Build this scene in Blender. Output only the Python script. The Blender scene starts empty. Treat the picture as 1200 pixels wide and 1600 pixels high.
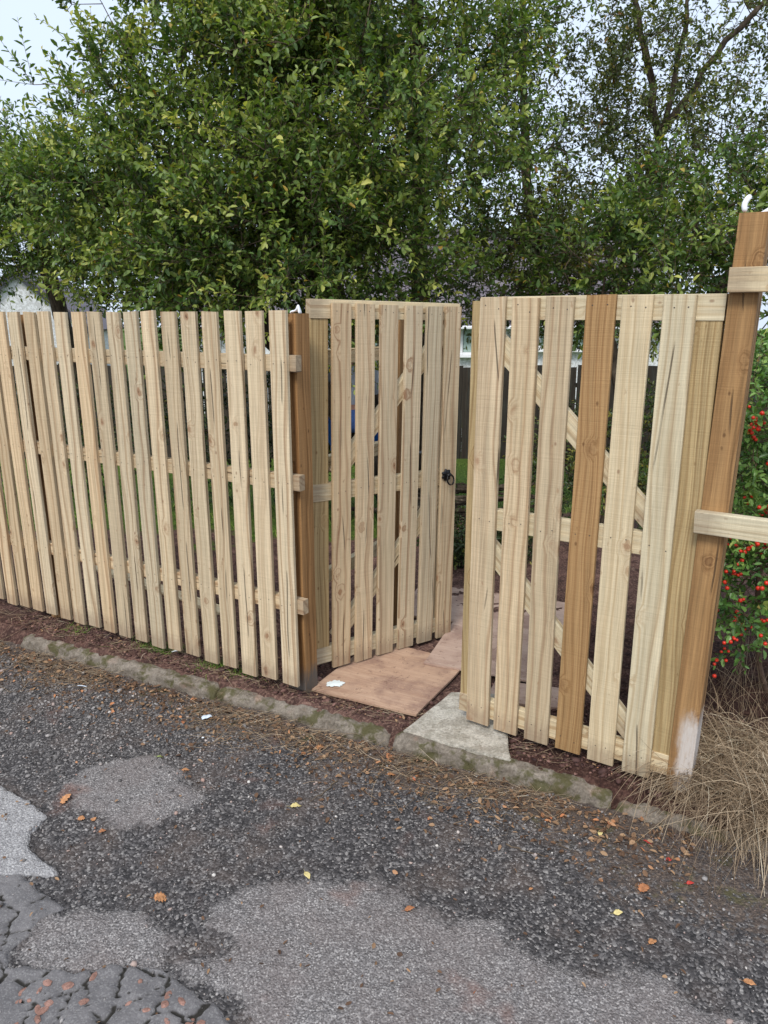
import bpy, bmesh, math, random
import numpy as np
from mathutils import Vector, Matrix, Euler

# ------------------------------------------------------------------ camera, sky, sun
SC = bpy.context.scene
COL = SC.collection
H = 1.75                                   # eye height above the soil at the fence
F_PX, PITCH = 1140.0, 0.2609               # focal length in photo pixels (1200 x 1600), tilt down
cam = bpy.data.objects.new('camera', bpy.data.cameras.new('camera'))
COL.objects.link(cam)
cam.data.sensor_fit = 'VERTICAL'; cam.data.sensor_height = 36.0
cam.data.lens = F_PX / 1600.0 * 36.0
cam.data.clip_start = 0.05; cam.data.clip_end = 600
cam.location = (0, 0, H)
cam.rotation_euler = (math.pi / 2 - PITCH, 0, 0)
SC.camera = cam

SUN_EL, SUN_AZ = math.radians(48), math.radians(200)      # behind the camera, a little to the left
world = bpy.data.worlds.new('World'); SC.world = world; world.use_nodes = True
wn = world.node_tree; wn.nodes.clear()
sky = wn.nodes.new('ShaderNodeTexSky'); sky.sky_type = 'NISHITA'; sky.sun_disc = False
sky.sun_elevation = SUN_EL; sky.sun_rotation = SUN_AZ
sky.dust_density = 4.0; sky.air_density = 1.0; sky.ozone_density = 1.0
mixw = wn.nodes.new('ShaderNodeMix'); mixw.data_type = 'RGBA'
mixw.inputs[0].default_value = 0.80                      # overcast: an even pale cloud layer over the clear sky
wn.links.new(sky.outputs[0], mixw.inputs[6])
mixw.inputs[7].default_value = (5.9, 6.75, 8.1, 1)
bg = wn.nodes.new('ShaderNodeBackground'); bg.inputs[1].default_value = 0.10
wo = wn.nodes.new('ShaderNodeOutputWorld')
wn.links.new(mixw.outputs[2], bg.inputs[0]); wn.links.new(bg.outputs[0], wo.inputs[0])

sl = bpy.data.lights.new('sun', 'SUN'); sl.energy = 1.5; sl.angle = math.radians(18); sl.color = (1, .965, .9)
so = bpy.data.objects.new('sun', sl); COL.objects.link(so)
sd = Vector((math.cos(SUN_EL) * math.sin(SUN_AZ), math.cos(SUN_EL) * math.cos(SUN_AZ), math.sin(SUN_EL)))
so.rotation_euler = sd.to_track_quat('Z', 'Y').to_euler()
SC.view_settings.view_transform = 'Standard'; SC.view_settings.look = 'None'
SC.view_settings.exposure = 0.70; SC.view_settings.gamma = 1.0
SC.view_settings.use_curve_mapping = False

rng = np.random.default_rng(7); random.seed(7)

# ------------------------------------------------------------------ geometry helpers
def unp(px, py, z):
    """photo pixel -> point on the level plane z"""
    c, s = math.cos(PITCH), math.sin(PITCH)
    X, q = (px - 600) / F_PX, (py - 800) / F_PX
    d = (X, c - q * s, -s - q * c); t = (z - H) / d[2]
    return np.array((d[0] * t, d[1] * t, z))
def unp_y(px, py, y):
    """photo pixel -> point at the distance y in front of the camera"""
    c, s = math.cos(PITCH), math.sin(PITCH)
    X, q = (px - 600) / F_PX, (py - 800) / F_PX
    d = (X, c - q * s, -s - q * c); t = y / d[1]
    return np.array((d[0] * t, y, H + d[2] * t))

def _hash(ix, iy, seed):
    h = (ix.astype(np.int64) * 374761393 + iy.astype(np.int64) * 668265263 + seed * 1274126177) & 0xffffffff
    h = ((h ^ (h >> 13)) * 1274126177) & 0xffffffff
    return ((h ^ (h >> 16)) & 0xffffff) / float(0xffffff)
def vnoise(x, y, seed=0):
    xi, yi = np.floor(x), np.floor(y); fx, fy = x - xi, y - yi
    fx = fx * fx * (3 - 2 * fx); fy = fy * fy * (3 - 2 * fy)
    a, b = _hash(xi, yi, seed), _hash(xi + 1, yi, seed)
    c, d = _hash(xi, yi + 1, seed), _hash(xi + 1, yi + 1, seed)
    return (a * (1 - fx) + b * fx) * (1 - fy) + (c * (1 - fx) + d * fx) * fy
def fbm(x, y, s, seed=0, o=4):
    x = np.asarray(x, float); y = np.asarray(y, float); r = 0; a = .5; n = 0
    for k in range(o):
        r = r + a * vnoise(x * s + 17.3 * k, y * s - 9.1 * k, seed + k); n += a; a *= .5; s *= 2.03
    return r / n
def smooth(a, b, x):
    t = np.clip((x - a) / (b - a), 0, 1); return t * t * (3 - 2 * t)
def poly_sdf(x, y, P):
    """signed distance to a polygon, negative inside"""
    d = np.full(x.shape, 1e9); ins = np.zeros(x.shape, bool); n = len(P)
    for i in range(n):
        ax, ay = P[i][:2]; bx, by = P[(i + 1) % n][:2]
        ex, ey = bx - ax, by - ay
        t = np.clip(((x - ax) * ex + (y - ay) * ey) / (ex * ex + ey * ey), 0, 1)
        d = np.minimum(d, np.hypot(x - ax - t * ex, y - ay - t * ey))
        c = ((ay > y) != (by > y)) & (x < (bx - ax) * (y - ay) / ((by - ay) if by != ay else 1e-9) + ax)
        ins ^= c
    return np.where(ins, -d, d)

def np_mesh(name, V, F, attrs=None, smooth_sh=False):
    """mesh from numpy: V (n,3), F (m,k) with k = 3 or 4"""
    V = np.asarray(V, np.float32); F = np.asarray(F, np.int32)
    me = bpy.data.meshes.new(name)
    me.vertices.add(len(V)); me.vertices.foreach_set('co', V.ravel())
    k = F.shape[1]
    me.loops.add(F.size); me.loops.foreach_set('vertex_index', F.ravel())
    me.polygons.add(len(F))
    me.polygons.foreach_set('loop_start', np.arange(0, F.size, k, dtype=np.int32))
    try: me.polygons.foreach_set('loop_total', np.full(len(F), k, np.int32))
    except Exception: pass
    if smooth_sh: me.polygons.foreach_set('use_smooth', np.ones(len(F), bool))
    for an, av in (attrs or {}).items():
        av = np.asarray(av, np.float32)
        if av.ndim == 1:
            at = me.attributes.new(an, 'FLOAT', 'POINT'); at.data.foreach_set('value', av)
        else:
            at = me.attributes.new(an, 'FLOAT_COLOR', 'POINT')
            if av.shape[1] == 3: av = np.hstack([av, np.ones((len(av), 1), np.float32)])
            at.data.foreach_set('color', av.ravel())
    me.update(calc_edges=True); me.validate()
    return me
def link(name, me, mat=None, parent=None, loc=None, rot=None):
    o = bpy.data.objects.new(name, me); COL.objects.link(o)
    if mat is not None and me is not None:
        ms = mat if isinstance(mat, (list, tuple)) else [mat]
        if len(me.materials) == 0:
            for m in ms: me.materials.append(m)
    if parent is not None: o.parent = parent
    if loc is not None: o.location = loc
    if rot is not None: o.rotation_euler = rot
    return o
def tag(o, label=None, cat=None, group=None, kind=None):
    if label: o['label'] = label
    if cat: o['category'] = cat
    if group: o['group'] = group
    if kind: o['kind'] = kind
    return o
def thing(name, label, cat, loc=(0, 0, 0), rotz=0, group=None):
    o = bpy.data.objects.new(name, None); COL.objects.link(o)
    o.empty_display_size = .1; o.location = loc; o.rotation_euler = (0, 0, rotz)
    return tag(o, label, cat, group)
def bm_mesh(name, bm, sm=False):
    me = bpy.data.meshes.new(name); bm.to_mesh(me); bm.free()
    if sm:
        for p in me.polygons: p.use_smooth = True
    return me

def tube_mesh(paths, sides=6, jitter=0):
    """paths: list of (pts (n,3), radii (n)); closed tapered tubes"""
    V, Fq = [], []; off = 0
    for pts, rad in paths:
        pts = np.asarray(pts, float); n = len(pts)
        rad = np.broadcast_to(np.asarray(rad, float), (n,))
        T = np.gradient(pts, axis=0); T /= np.linalg.norm(T, axis=1, keepdims=True) + 1e-9
        up = np.array([0, 0, 1.]) if abs(T[0][2]) < .9 else np.array([1., 0, 0])
        A = np.cross(T, up); A /= np.linalg.norm(A, axis=1, keepdims=True) + 1e-9
        B = np.cross(T, A)
        ang = np.arange(sides) * 2 * math.pi / sides
        ring = pts[:, None] + rad[:, None, None] * (A[:, None] * np.cos(ang)[None, :, None] + B[:, None] * np.sin(ang)[None, :, None])
        V.append(ring.reshape(-1, 3)); V.append(pts[[0, -1]])
        idx = off + np.arange(n * sides).reshape(n, sides)
        nx = np.roll(idx, -1, 1)
        Fq.append(np.stack([idx[:-1], idx[1:], nx[1:], nx[:-1]], -1).reshape(-1, 4))
        c0, c1 = off + n * sides, off + n * sides + 1
        Fq.append(np.stack([idx[0], nx[0], np.full(sides, c0), np.full(sides, c0)], -1))
        Fq.append(np.stack([nx[-1], idx[-1], np.full(sides, c1), np.full(sides, c1)], -1))
        off += n * sides + 2
    V = np.concatenate(V); Fq = np.concatenate(Fq)
    tri = Fq[:, 2] == Fq[:, 3]
    q, t = Fq[~tri], Fq[tri][:, :3]
    F = np.concatenate([q[:, [0, 1, 2]], q[:, [0, 2, 3]], t])
    return V, F

def box_bm(bm, cx, cy, cz, sx, sy, sz, bev=0, rot=None, seg=1):
    r = bmesh.ops.create_cube(bm, size=1)
    vs = r['verts']
    bmesh.ops.scale(bm, vec=(sx, sy, sz), verts=vs)
    if bev:
        es = list({e for v in vs for e in v.link_edges})
        rb = bmesh.ops.bevel(bm, geom=es, offset=bev, segments=seg, affect='EDGES', profile=.6)
        vs = list({v for f in rb['faces'] for v in f.verts} | {v for v in vs if v.is_valid})
    if rot is not None: bmesh.ops.rotate(bm, cent=(0, 0, 0), matrix=rot, verts=vs)
    bmesh.ops.translate(bm, vec=(cx, cy, cz), verts=vs)
    return vs

# ------------------------------------------------------------------ material helpers
class NT:
    def __init__(s, name):
        s.m = bpy.data.materials.new(name); s.m.use_nodes = True
        s.t = s.m.node_tree; s.t.nodes.clear()
        s.out = s.t.nodes.new('ShaderNodeOutputMaterial')
    def set(s, sock, v):
        if hasattr(v, 'node'): s.t.links.new(v, sock)
        else:
            try: sock.default_value = v
            except Exception: sock.default_value = tuple(v) + (1,)
    def n(s, typ, ins=None, out=0, **props):
        nd = s.t.nodes.new('ShaderNode' + typ)
        for k, v in props.items(): setattr(nd, k, v)
        for k, v in (ins or {}).items(): s.set(nd.inputs[k], v)
        return nd.outputs[out] if out is not None else nd
    def math(s, op, a, b=0.0, c=None, clamp=False):
        d = {0: a, 1: b}
        if c is not None: d[2] = c
        return s.n('Math', d, operation=op, use_clamp=clamp)
    def mix(s, f, a, b, mode='MIX'):
        nd = s.t.nodes.new('ShaderNodeMix'); nd.data_type = 'RGBA'; nd.blend_type = mode
        nd.clamp_factor = True
        s.set(nd.inputs[0], f); s.set(nd.inputs[6], a); s.set(nd.inputs[7], b)
        return nd.outputs[2]
    def ramp(s, f, stops, out=0, interp='LINEAR'):
        nd = s.t.nodes.new('ShaderNodeValToRGB'); nd.color_ramp.interpolation = interp
        e = nd.color_ramp.elements
        while len(e) < len(stops): e.new(.5)
        for el, (p, c) in zip(e, stops):
            el.position = p; el.color = (c, c, c, 1) if isinstance(c, (int, float)) else tuple(c) + (1,)
        s.set(nd.inputs[0], f); return nd.outputs[out]
    def step(s, a, b, x):
        return s.n('MapRange', {0: x, 1: a, 2: b, 3: 0.0, 4: 1.0}, interpolation_type='SMOOTHSTEP')
    def noise(s, vec, scale, detail=3, rough=.55, dim='3D', out=0, dist=0.0):
        i = {'Scale': scale, 'Detail': detail, 'Roughness': rough, 'Distortion': dist}
        i['W' if dim == '1D' else 'Vector'] = vec
        return s.n('TexNoise', i, out=out, noise_dimensions=dim)
    def attr(s, name, out='Fac'):
        nd = s.t.nodes.new('ShaderNodeAttribute'); nd.attribute_name = name
        return nd.outputs[out]
    def pos(s): return s.n('NewGeometry', out=0)
    def obj(s): return s.n('TexCoord', out=3)
    def rand(s): return s.t.nodes.new('ShaderNodeObjectInfo').outputs['Random']
    def scale(s, v, sc): return s.n('VectorMath', {0: v, 1: sc}, operation='MULTIPLY')
    def add(s, v, w): return s.n('VectorMath', {0: v, 1: w}, operation='ADD')
    def bump(s, h, strength=.5, dist=.01, prev=None):
        i = {'Strength': strength, 'Distance': dist, 'Height': h}
        if prev is not None: i['Normal'] = prev
        return s.n('Bump', i)
    def pbr(s, col, rough=.8, normal=None, spec=.3, metal=0.0):
        nd = s.t.nodes.new('ShaderNodeBsdfPrincipled')
        s.set(nd.inputs['Base Color'], col); s.set(nd.inputs['Roughness'], rough)
        s.set(nd.inputs['Specular IOR Level'], spec); s.set(nd.inputs['Metallic'], metal)
        if normal is not None: s.set(nd.inputs['Normal'], normal)
        return nd.outputs[0]
    def done(s, sh):
        s.t.links.new(sh, s.out.inputs[0]); return s.m

def srgb(r, g, b):
    f = lambda c: (c / 255 / 12.92) if c / 255 <= .04045 else ((c / 255 + .055) / 1.055) ** 2.4
    return (f(r), f(g), f(b))

def wood(name, light, mid, dark, knot, tint=.12, knots=.42, crack=.45, fibre=.25, weather=None, rough=.78, base_stain=None):
    """sawn timber along the object's local Z"""
    s = NT(name); P = s.obj(); rnd = s.rand()
    sep = s.n('SeparateXYZ', {0: P}, out=None)
    x, y, z = sep.outputs
    r10 = s.math('MULTIPLY', rnd, 37.0)
    off = s.n('CombineXYZ', {0: s.math('MULTIPLY', rnd, 5.3), 1: s.math('MULTIPLY', rnd, 11.7), 2: r10})
    Q = s.add(P, off)
    # knots: sparse cells
    kv = s.add(s.scale(Q, (9.0, 9.0, 6.0)), s.scale(s.noise(Q, 30, 2, .5, out=1), (.22, .22, .22)))
    vor = s.n('TexVoronoi', {'Vector': kv, 'Scale': 1.0, 'Randomness': .95}, out=None)
    gate = s.math('LESS_THAN', s.n('SeparateColor', {0: vor.outputs['Color']}), knots)
    d = vor.outputs['Distance']
    halo = s.math('MULTIPLY', s.n('MapRange', {0: d, 1: .38, 2: 0.0, 3: 0.0, 4: 1.0}, interpolation_type='SMOOTHERSTEP'), gate)
    core = s.math('MULTIPLY', s.n('MapRange', {0: d, 1: .15, 2: .07, 3: 0.0, 4: 1.0}, interpolation_type='SMOOTHSTEP'), gate)
    heart = s.math('MULTIPLY', s.n('MapRange', {0: d, 1: .06, 2: .02, 3: 0.0, 4: 1.0}, interpolation_type='SMOOTHSTEP'), gate)
    # growth bands, bending round the knots
    wob = s.noise(s.scale(Q, (5, 5, 1.1)), 1.0, 2)
    g = s.math('ADD', s.math('MULTIPLY', s.math('ADD', x, s.math('MULTIPLY', y, .8)), s.math('ADD', 14.0, s.math('MULTIPLY', rnd, 16.0))), s.math('MULTIPLY', wob, 2.6))
    g = s.math('ADD', g, s.math('MULTIPLY', halo, 1.5))
    g = s.math('ADD', g, r10)
    bands = s.noise(g, 1.9, 2.5, .55, '1D')
    bandc = s.step(.40, .66, bands)
    fib = s.noise(s.scale(Q, (260, 260, 5)), 1.0, 3, .6)
    fib2 = s.noise(s.scale(Q, (70, 70, 1.6)), 1.0, 4, .65)
    saw = s.noise(s.scale(Q, (4, 4, 330)), 1.0, 2, .5)
    col = s.mix(bandc, light, mid)
    col = s.mix(s.math('MULTIPLY', s.step(.56, .78, bands), .55), col, dark)
    fm = s.math('MULTIPLY', s.math('SUBTRACT', fib2, .5), fibre * 2.2)
    fm = s.math('ADD', fm, s.math('MULTIPLY', s.math('SUBTRACT', fib, .5), fibre * 1.6))
    fm = s.math('ADD', fm, s.math('MULTIPLY', s.math('SUBTRACT', saw, .5), fibre * .7))
    shade = s.math('ADD', 1.0, fm)
    col = s.mix(1.0, col, s.n('CombineColor', {0: shade, 1: shade, 2: shade}), 'MULTIPLY')
    # board to board: greyer, greener or redder
    blot = s.noise(s.scale(Q, (3, 3, 1.5)), 1.0, 2)
    r2 = s.n('TexWhiteNoise', {'W': r10}, out=1, noise_dimensions='1D')
    rv = s.n('SeparateColor', {0: r2}, out=None); val = s.math('ADD', .80, s.math('MULTIPLY', rv.outputs[0], .26)); wm = s.math('MULTIPLY', s.math('SUBTRACT', rv.outputs[1], .5), .10)
    tcol = s.n('CombineColor', {0: s.math('ADD', val, wm), 1: val, 2: s.math('SUBTRACT', val, s.math('ADD', wm, .02))})
    col = s.mix(min(1, tint * 7), col, s.mix(1.0, col, tcol, 'MULTIPLY'))
    col = s.mix(s.math('MULTIPLY', s.step(.5, .75, blot), .35), col, s.mix(1.0, col, (.80, .83, .80), 'MULTIPLY'))
    col = s.mix(s.math('MULTIPLY', halo, .28), col, knot)
    ringk = s.math('SINE', s.math('MULTIPLY', d, 95.0))
    col = s.mix(s.math('MULTIPLY', core, .62), col, s.mix(s.math('MULTIPLY', ringk, .5), knot, s.mix(1.0, knot, (.6, .5, .45), 'MULTIPLY')))
    col = s.mix(s.math('MULTIPLY', heart, .8), col, (.05, .028, .015))
    # drying checks: one wandering line down a board, here and there
    cz = s.math('MULTIPLY', s.math('SUBTRACT', s.noise(s.math('ADD', z, r10), .55, 3, .38, '1D'), .5), .16)
    cl = s.math('ABSOLUTE', s.math('SUBTRACT', x, cz))
    cg = s.step(.50, .60, s.noise(s.math('ADD', z, s.math('MULTIPLY', r10, 2.3)), 2.1, 1, .5, '1D'))
    r3 = s.n('TexWhiteNoise', {'W': s.math('ADD', r10, 3.1)}, out=0, noise_dimensions='1D')
    cg = s.math('MULTIPLY', cg, s.math('LESS_THAN', r3, crack))
    cline = s.math('MULTIPLY', s.n('MapRange', {0: cl, 1: .0030, 2: .0012, 3: 0.0, 4: 1.0}), cg)
    col = s.mix(s.math('MULTIPLY', cline, .7), col, (.06, .038, .025))
    pv = s.n('TexVoronoi', {'Vector': s.scale(Q, (24, 24, 15)), 'Scale': 1.0}, out=None)
    pin = s.math('MULTIPLY', s.n('MapRange', {0: pv.outputs['Distance'], 1: .16, 2: .07, 3: 0.0, 4: 1.0}), s.math('LESS_THAN', s.n('SeparateColor', {0: pv.outputs['Color']}), .13))
    col = s.mix(s.math('MULTIPLY', pin, .6), col, s.mix(1.0, knot, (.6, .52, .48), 'MULTIPLY'))
    # small stains and specks
    spk = s.step(.70, .76, s.noise(s.scale(Q, (45, 45, 20)), 1.0, 2))
    col = s.mix(s.math('MULTIPLY', spk, .5), col, dark)
    if weather is not None:
        wz = s.step(.45, .7, s.noise(s.scale(Q, (14, 14, 2.5)), 1.0, 4, .65))
        col = s.mix(s.math('MULTIPLY', wz, .5), col, weather)
    if base_stain is not None:
        zc, amount, scol, x_lo, x_hi = base_stain
        sn = s.noise(s.scale(P, (22, 22, 9)), 1.0, 4, .7)
        zz = s.math('ADD', z, s.math('MULTIPLY', s.math('SUBTRACT', sn, .5), .18))
        f = s.n('MapRange', {0: zz, 1: zc + .05, 2: zc - .05, 3: 0.0, 4: 1.0}, interpolation_type='SMOOTHSTEP')
        f = s.math('MULTIPLY', f, s.n('MapRange', {0: s.math('ADD', x, s.math('MULTIPLY', s.math('SUBTRACT', sn, .5), .06)), 1: x_lo, 2: x_hi, 3: 0.0, 4: 1.0}, interpolation_type='SMOOTHSTEP'))
        f = s.math('MULTIPLY', f, s.math('ADD', .45, s.math('MULTIPLY', s.noise(s.scale(P, (130, 130, 20)), 1.0, 2), 1.0)), clamp=True)
        col = s.mix(s.math('MULTIPLY', f, amount), col, scol)
    h = s.math('ADD', s.math('MULTIPLY', fib, .5), s.math('MULTIPLY', fib2, .6))
    h = s.math('ADD', h, s.math('MULTIPLY', saw, .35))
    h = s.math('SUBTRACT', h, s.math('MULTIPLY', cline, 3.0))
    b = s.bump(h, .8, .0030)
    return s.done(s.pbr(col, rough, b, .25))

MUD = (.07, .45, srgb(120, 98, 82), -9, -8)
PINE = wood('new_pine', srgb(205, 185, 154), srgb(187, 164, 133), srgb(146, 112, 82), srgb(146, 108, 78), fibre=.42, crack=.28, tint=.16, base_stain=MUD)
PINE_GATE = wood('pine_gate_boards', srgb(208, 187, 156), srgb(189, 163, 132), srgb(138, 102, 74), srgb(146, 102, 70), crack=.75, tint=.16, fibre=.42, base_stain=MUD)
PINE_PALE = wood('pale_pine', srgb(210, 195, 164), srgb(196, 177, 144), srgb(160, 132, 100), srgb(156, 120, 90), crack=.12, fibre=.36, tint=.10, knots=.55, base_stain=MUD)
PINE_GREEN = wood('treated_stile', srgb(182, 158, 116), srgb(158, 132, 92), srgb(118, 92, 58), srgb(138, 96, 54), crack=.2, knots=.5, tint=.06, fibre=.4)
PINE_ORANGE = wood('orange_pine', srgb(168, 134, 92), srgb(148, 113, 74), srgb(108, 78, 48), srgb(108, 72, 44), crack=0, knots=.7, tint=.03, fibre=.36)
POST = wood('brown_post', srgb(156, 119, 80), srgb(132, 98, 62), srgb(88, 54, 34), srgb(66, 38, 24), crack=.6, tint=.08, fibre=.5)
POST_R = wood('brown_post_smeared', srgb(160, 125, 84), srgb(139, 105, 68), srgb(92, 60, 40), srgb(80, 48, 30), crack=.6, tint=.03, fibre=.5, base_stain=(.62, .85, srgb(200, 194, 188), -.030, .004))
POST_L = wood('brown_post_grey_foot', srgb(156, 118, 77), srgb(134, 98, 60), srgb(88, 54, 32), srgb(70, 38, 22), crack=.6, tint=.05, fibre=.5, base_stain=(.35, .95, srgb(96, 90, 84), -9, -8))
OLD = wood('old_dark_boards', srgb(62, 54, 46), srgb(48, 42, 36), srgb(30, 26, 24), srgb(26, 22, 20), crack=.5, tint=.1, weather=srgb(70, 72, 66))

def ground_mat():
    s = NT('soil_and_lawn'); P = s.pos()
    lawn, damp = s.attr('lawn'), s.attr('damp')
    n1 = s.noise(P, 9, 5, .6); n2 = s.noise(P, 70, 4, .65); n3 = s.noise(P, 2.2, 3)
    soil = s.ramp(n1, [(.3, srgb(62, 46, 42)), (.5, srgb(102, 76, 68)), (.72, srgb(140, 108, 97))])
    soil = s.mix(s.step(.5, .72, n2), soil, srgb(136, 112, 98))
    soil = s.mix(s.step(.58, .42, n2), soil, s.mix(.5, soil, srgb(44, 32, 30)))
    soil = s.mix(damp, soil, s.mix(1.0, soil, (.52, .47, .46), 'MULTIPLY'))
    green = s.ramp(s.noise(P, 30, 4), [(.3, srgb(50, 66, 26)), (.7, srgb(98, 118, 48))])
    col = s.mix(s.step(.35, .65, s.math('ADD', lawn, s.math('MULTIPLY', s.math('SUBTRACT', n1, .5), .8))), soil, green)
    b = s.bump(s.noise(P, 110, 5, .7), .8, .012)
    return s.done(s.pbr(col, .92, b, .15))
def road_mat():
    s = NT('worn_asphalt'); P = s.pos()
    patch, light, slab, crack, litter = (s.attr(a) for a in ('patch', 'light', 'slab', 'crack', 'litter'))
    agg = s.n('TexVoronoi', {'Vector': P, 'Scale': 130.0}, out=None)
    agg2 = s.n('TexVoronoi', {'Vector': P, 'Scale': 230.0}, out=None)
    ac = s.n('SeparateColor', {0: agg.outputs['Color']})
    ac2 = s.n('SeparateColor', {0: agg2.outputs['Color']})
    n1 = s.noise(P, 5, 4, .6); n2 = s.noise(P, 45, 3, .6)
    grit = s.ramp(ac, [(0, srgb(46, 45, 46)), (.6, srgb(76, 73, 73)), (.9, srgb(110, 107, 106)), (1, srgb(150, 146, 142))])
    grit = s.mix(s.step(.46, .70, n1), grit, s.mix(.30, grit, srgb(112, 96, 86)))
    pt = s.ramp(ac2, [(0, srgb(88, 85, 84)), (.5, srgb(116, 112, 111)), (.85, srgb(144, 140, 138)), (1, srgb(178, 174, 170))])
    pt = s.mix(s.math('MULTIPLY', s.step(.35, .7, n1), .35), pt, srgb(116, 104, 100))
    pt = s.mix(s.math('MULTIPLY', s.step(.60, .70, n2), .45), pt, srgb(66, 62, 60))
    lt = s.ramp(ac2, [(0, srgb(126, 124, 124)), (.6, srgb(148, 146, 146)), (1, srgb(184, 182, 180))])
    sb = s.ramp(s.noise(P, 14, 4), [(.3, srgb(92, 90, 91)), (.7, srgb(116, 113, 113))])
    sb = s.mix(s.math('MULTIPLY', s.step(.70, .85, ac2), .3), sb, srgb(150, 148, 146))
    jit = s.math('MULTIPLY', s.math('SUBTRACT', s.noise(P, 75, 5, .75), .5), 1.7)
    col = s.mix(s.step(.3, .7, s.math('ADD', patch, jit)), grit, pt)
    col = s.mix(s.step(.4, .6, s.math('ADD', light, s.math('MULTIPLY', jit, .4))), col, lt)
    col = s.mix(s.step(.4, .6, slab), col, sb)
    col = s.mix(s.step(.25, .7, crack), col, srgb(48, 46, 42))
    lit = s.step(.38, .62, s.math('ADD', litter, s.math('MULTIPLY', s.math('SUBTRACT', n2, .5), 1.1)))
    lcol = s.ramp(s.noise(P, 80, 4, .7), [(.25, srgb(50, 44, 42)), (.5, srgb(84, 74, 68)), (.75, srgb(130, 114, 100))])
    lcol = s.mix(s.math('MULTIPLY', s.step(.56, .70, s.noise(P, 12, 3)), .55), lcol, srgb(80, 80, 44))
    col = s.mix(lit, col, lcol)
    red = s.math('MULTIPLY', s.step(.62, .74, s.noise(P, 3.4, 3)), .5)
    col = s.mix(s.math('MULTIPLY', red, s.math('SUBTRACT', 1.0, s.math('MAXIMUM', slab, light))), col, srgb(128, 98, 88))
    h = s.math('MULTIPLY', s.math('SUBTRACT', .6, agg.outputs['Distance']), s.math('SUBTRACT', 1.0, s.math('MULTIPLY', slab, .75)))
    b = s.bump(h, .8, .006); b = s.bump(n2, .5, .006, b)
    return s.done(s.pbr(col, .88, b, .25))
def concrete_mat(name, base, moss=.5, pink=.3):
    s = NT(name); P = s.pos()
    n1 = s.noise(P, 14, 5, .65); n2 = s.noise(P, 90, 4, .7); n3 = s.noise(P, 6, 4)
    c0 = np.array(base)
    col = s.ramp(n2, [(.25, tuple(c0 * .55)), (.5, tuple(c0)), (.8, tuple(np.minimum(c0 * 1.5, .8)))])
    col = s.mix(s.math('MULTIPLY', s.step(.55, .7, n3), pink), col, srgb(170, 136, 118))
    col = s.mix(s.math('MULTIPLY', s.step(.58, .44, n1), .6), col, s.mix(1.0, col, (.55, .53, .5), 'MULTIPLY'))
    col = s.mix(s.math('MULTIPLY', s.step(.47, .60, s.noise(P, 11, 5, .65)), moss), col, srgb(72, 70, 36))
    b = s.bump(n2, .8, .006); b = s.bump(n1, .5, .01, b)
    return s.done(s.pbr(col, .93, b, .15))
def leaf_mat(name, ramp, trans=.35, rough=.45):
    s = NT(name); t = s.attr('tint')
    col = s.ramp(t, ramp)
    bs = s.pbr(col, rough, None, .45)
    tr = s.n('BsdfTranslucent', {0: s.mix(1.0, col, (1.25, 1.3, .55), 'MULTIPLY')})
    m = s.n('MixShader', {0: trans, 1: bs, 2: tr})
    return s.done(m)
def plain(name, col, rough=.6, var=.15, scale=20, metal=0.0, spec=.4, bump=0):
    s = NT(name); P = s.obj(); n = s.noise(P, scale, 4, .6)
    c0 = np.array(col)
    c = s.ramp(n, [(.3, tuple(c0 * (1 - var))), (.7, tuple(np.minimum(c0 * (1 + var), 1)))])
    return s.done(s.pbr(c, rough, s.bump(n, bump, .01) if bump else None, spec, metal))
def bark_mat():
    s = NT('willow_bark'); P = s.pos()
    n = s.noise(s.scale(P, (22, 22, 6)), 1.0, 5, .65)
    c = s.ramp(n, [(.3, srgb(44, 38, 32)), (.55, srgb(86, 76, 64)), (.8, srgb(128, 118, 102))])
    return s.done(s.pbr(c, .92, s.bump(n, .8, .02), .15))
def strand_mat(name, ramp):
    s = NT(name)
    return s.done(s.pbr(s.ramp(s.attr('tint'), ramp), .75, None, .25))
def ply_mat(name, light, dark):
    s = NT(name); P = s.obj()
    g = s.noise(s.scale(P, (2, 22, 3)), 1.0, 5, .7, dist=1.2); n = s.noise(P, 5, 4, .6); n2 = s.noise(P, 120, 3, .7)
    c = s.mix(s.step(.3, .7, g), light, dark)
    c = s.mix(s.math('MULTIPLY', s.step(.44, .66, n), .65), c, srgb(132, 104, 92))
    c = s.mix(s.math('MULTIPLY', s.step(.60, .68, n2), .5), c, srgb(214, 180, 146))
    c = s.mix(s.math('MULTIPLY', s.step(.58, .66, s.noise(P, 38, 4, .7)), .5), c, srgb(104, 74, 64))
    return s.done(s.pbr(c, .72, s.bump(g, .3, .004), .3))

M_GROUND, M_ROAD = ground_mat(), road_mat()
M_KERB = concrete_mat('mossy_kerb', srgb(132, 123, 112), .8, .5)
M_SLAB = concrete_mat('paving_slab', srgb(184, 178, 166), .10, .15)
LEAF = leaf_mat('willow_leaves', [(0, srgb(48, 70, 36)), (.35, srgb(88, 116, 54)), (.7, srgb(142, 158, 78)), (.92, srgb(196, 198, 108)), (.97, srgb(176, 150, 60)), (1, srgb(150, 104, 50))])
LEAF_R = leaf_mat('thin_crown_leaves', [(0, srgb(54, 66, 40)), (.4, srgb(86, 100, 52)), (.75, srgb(120, 128, 64)), (.92, srgb(150, 134, 66)), (1, srgb(132, 84, 50))])
LEAF_S = leaf_mat('shrub_leaves', [(0, srgb(54, 84, 42)), (.4, srgb(92, 132, 62)), (.75, srgb(134, 168, 88)), (.95, srgb(176, 190, 104)), (1, srgb(196, 110, 60))], .2, .35)
LEAF_D = leaf_mat('dark_shrub_leaves', [(0, srgb(30, 44, 24)), (.5, srgb(54, 74, 36)), (.85, srgb(92, 104, 44)), (1, srgb(150, 140, 60))], .2)
BARK = bark_mat()
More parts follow.
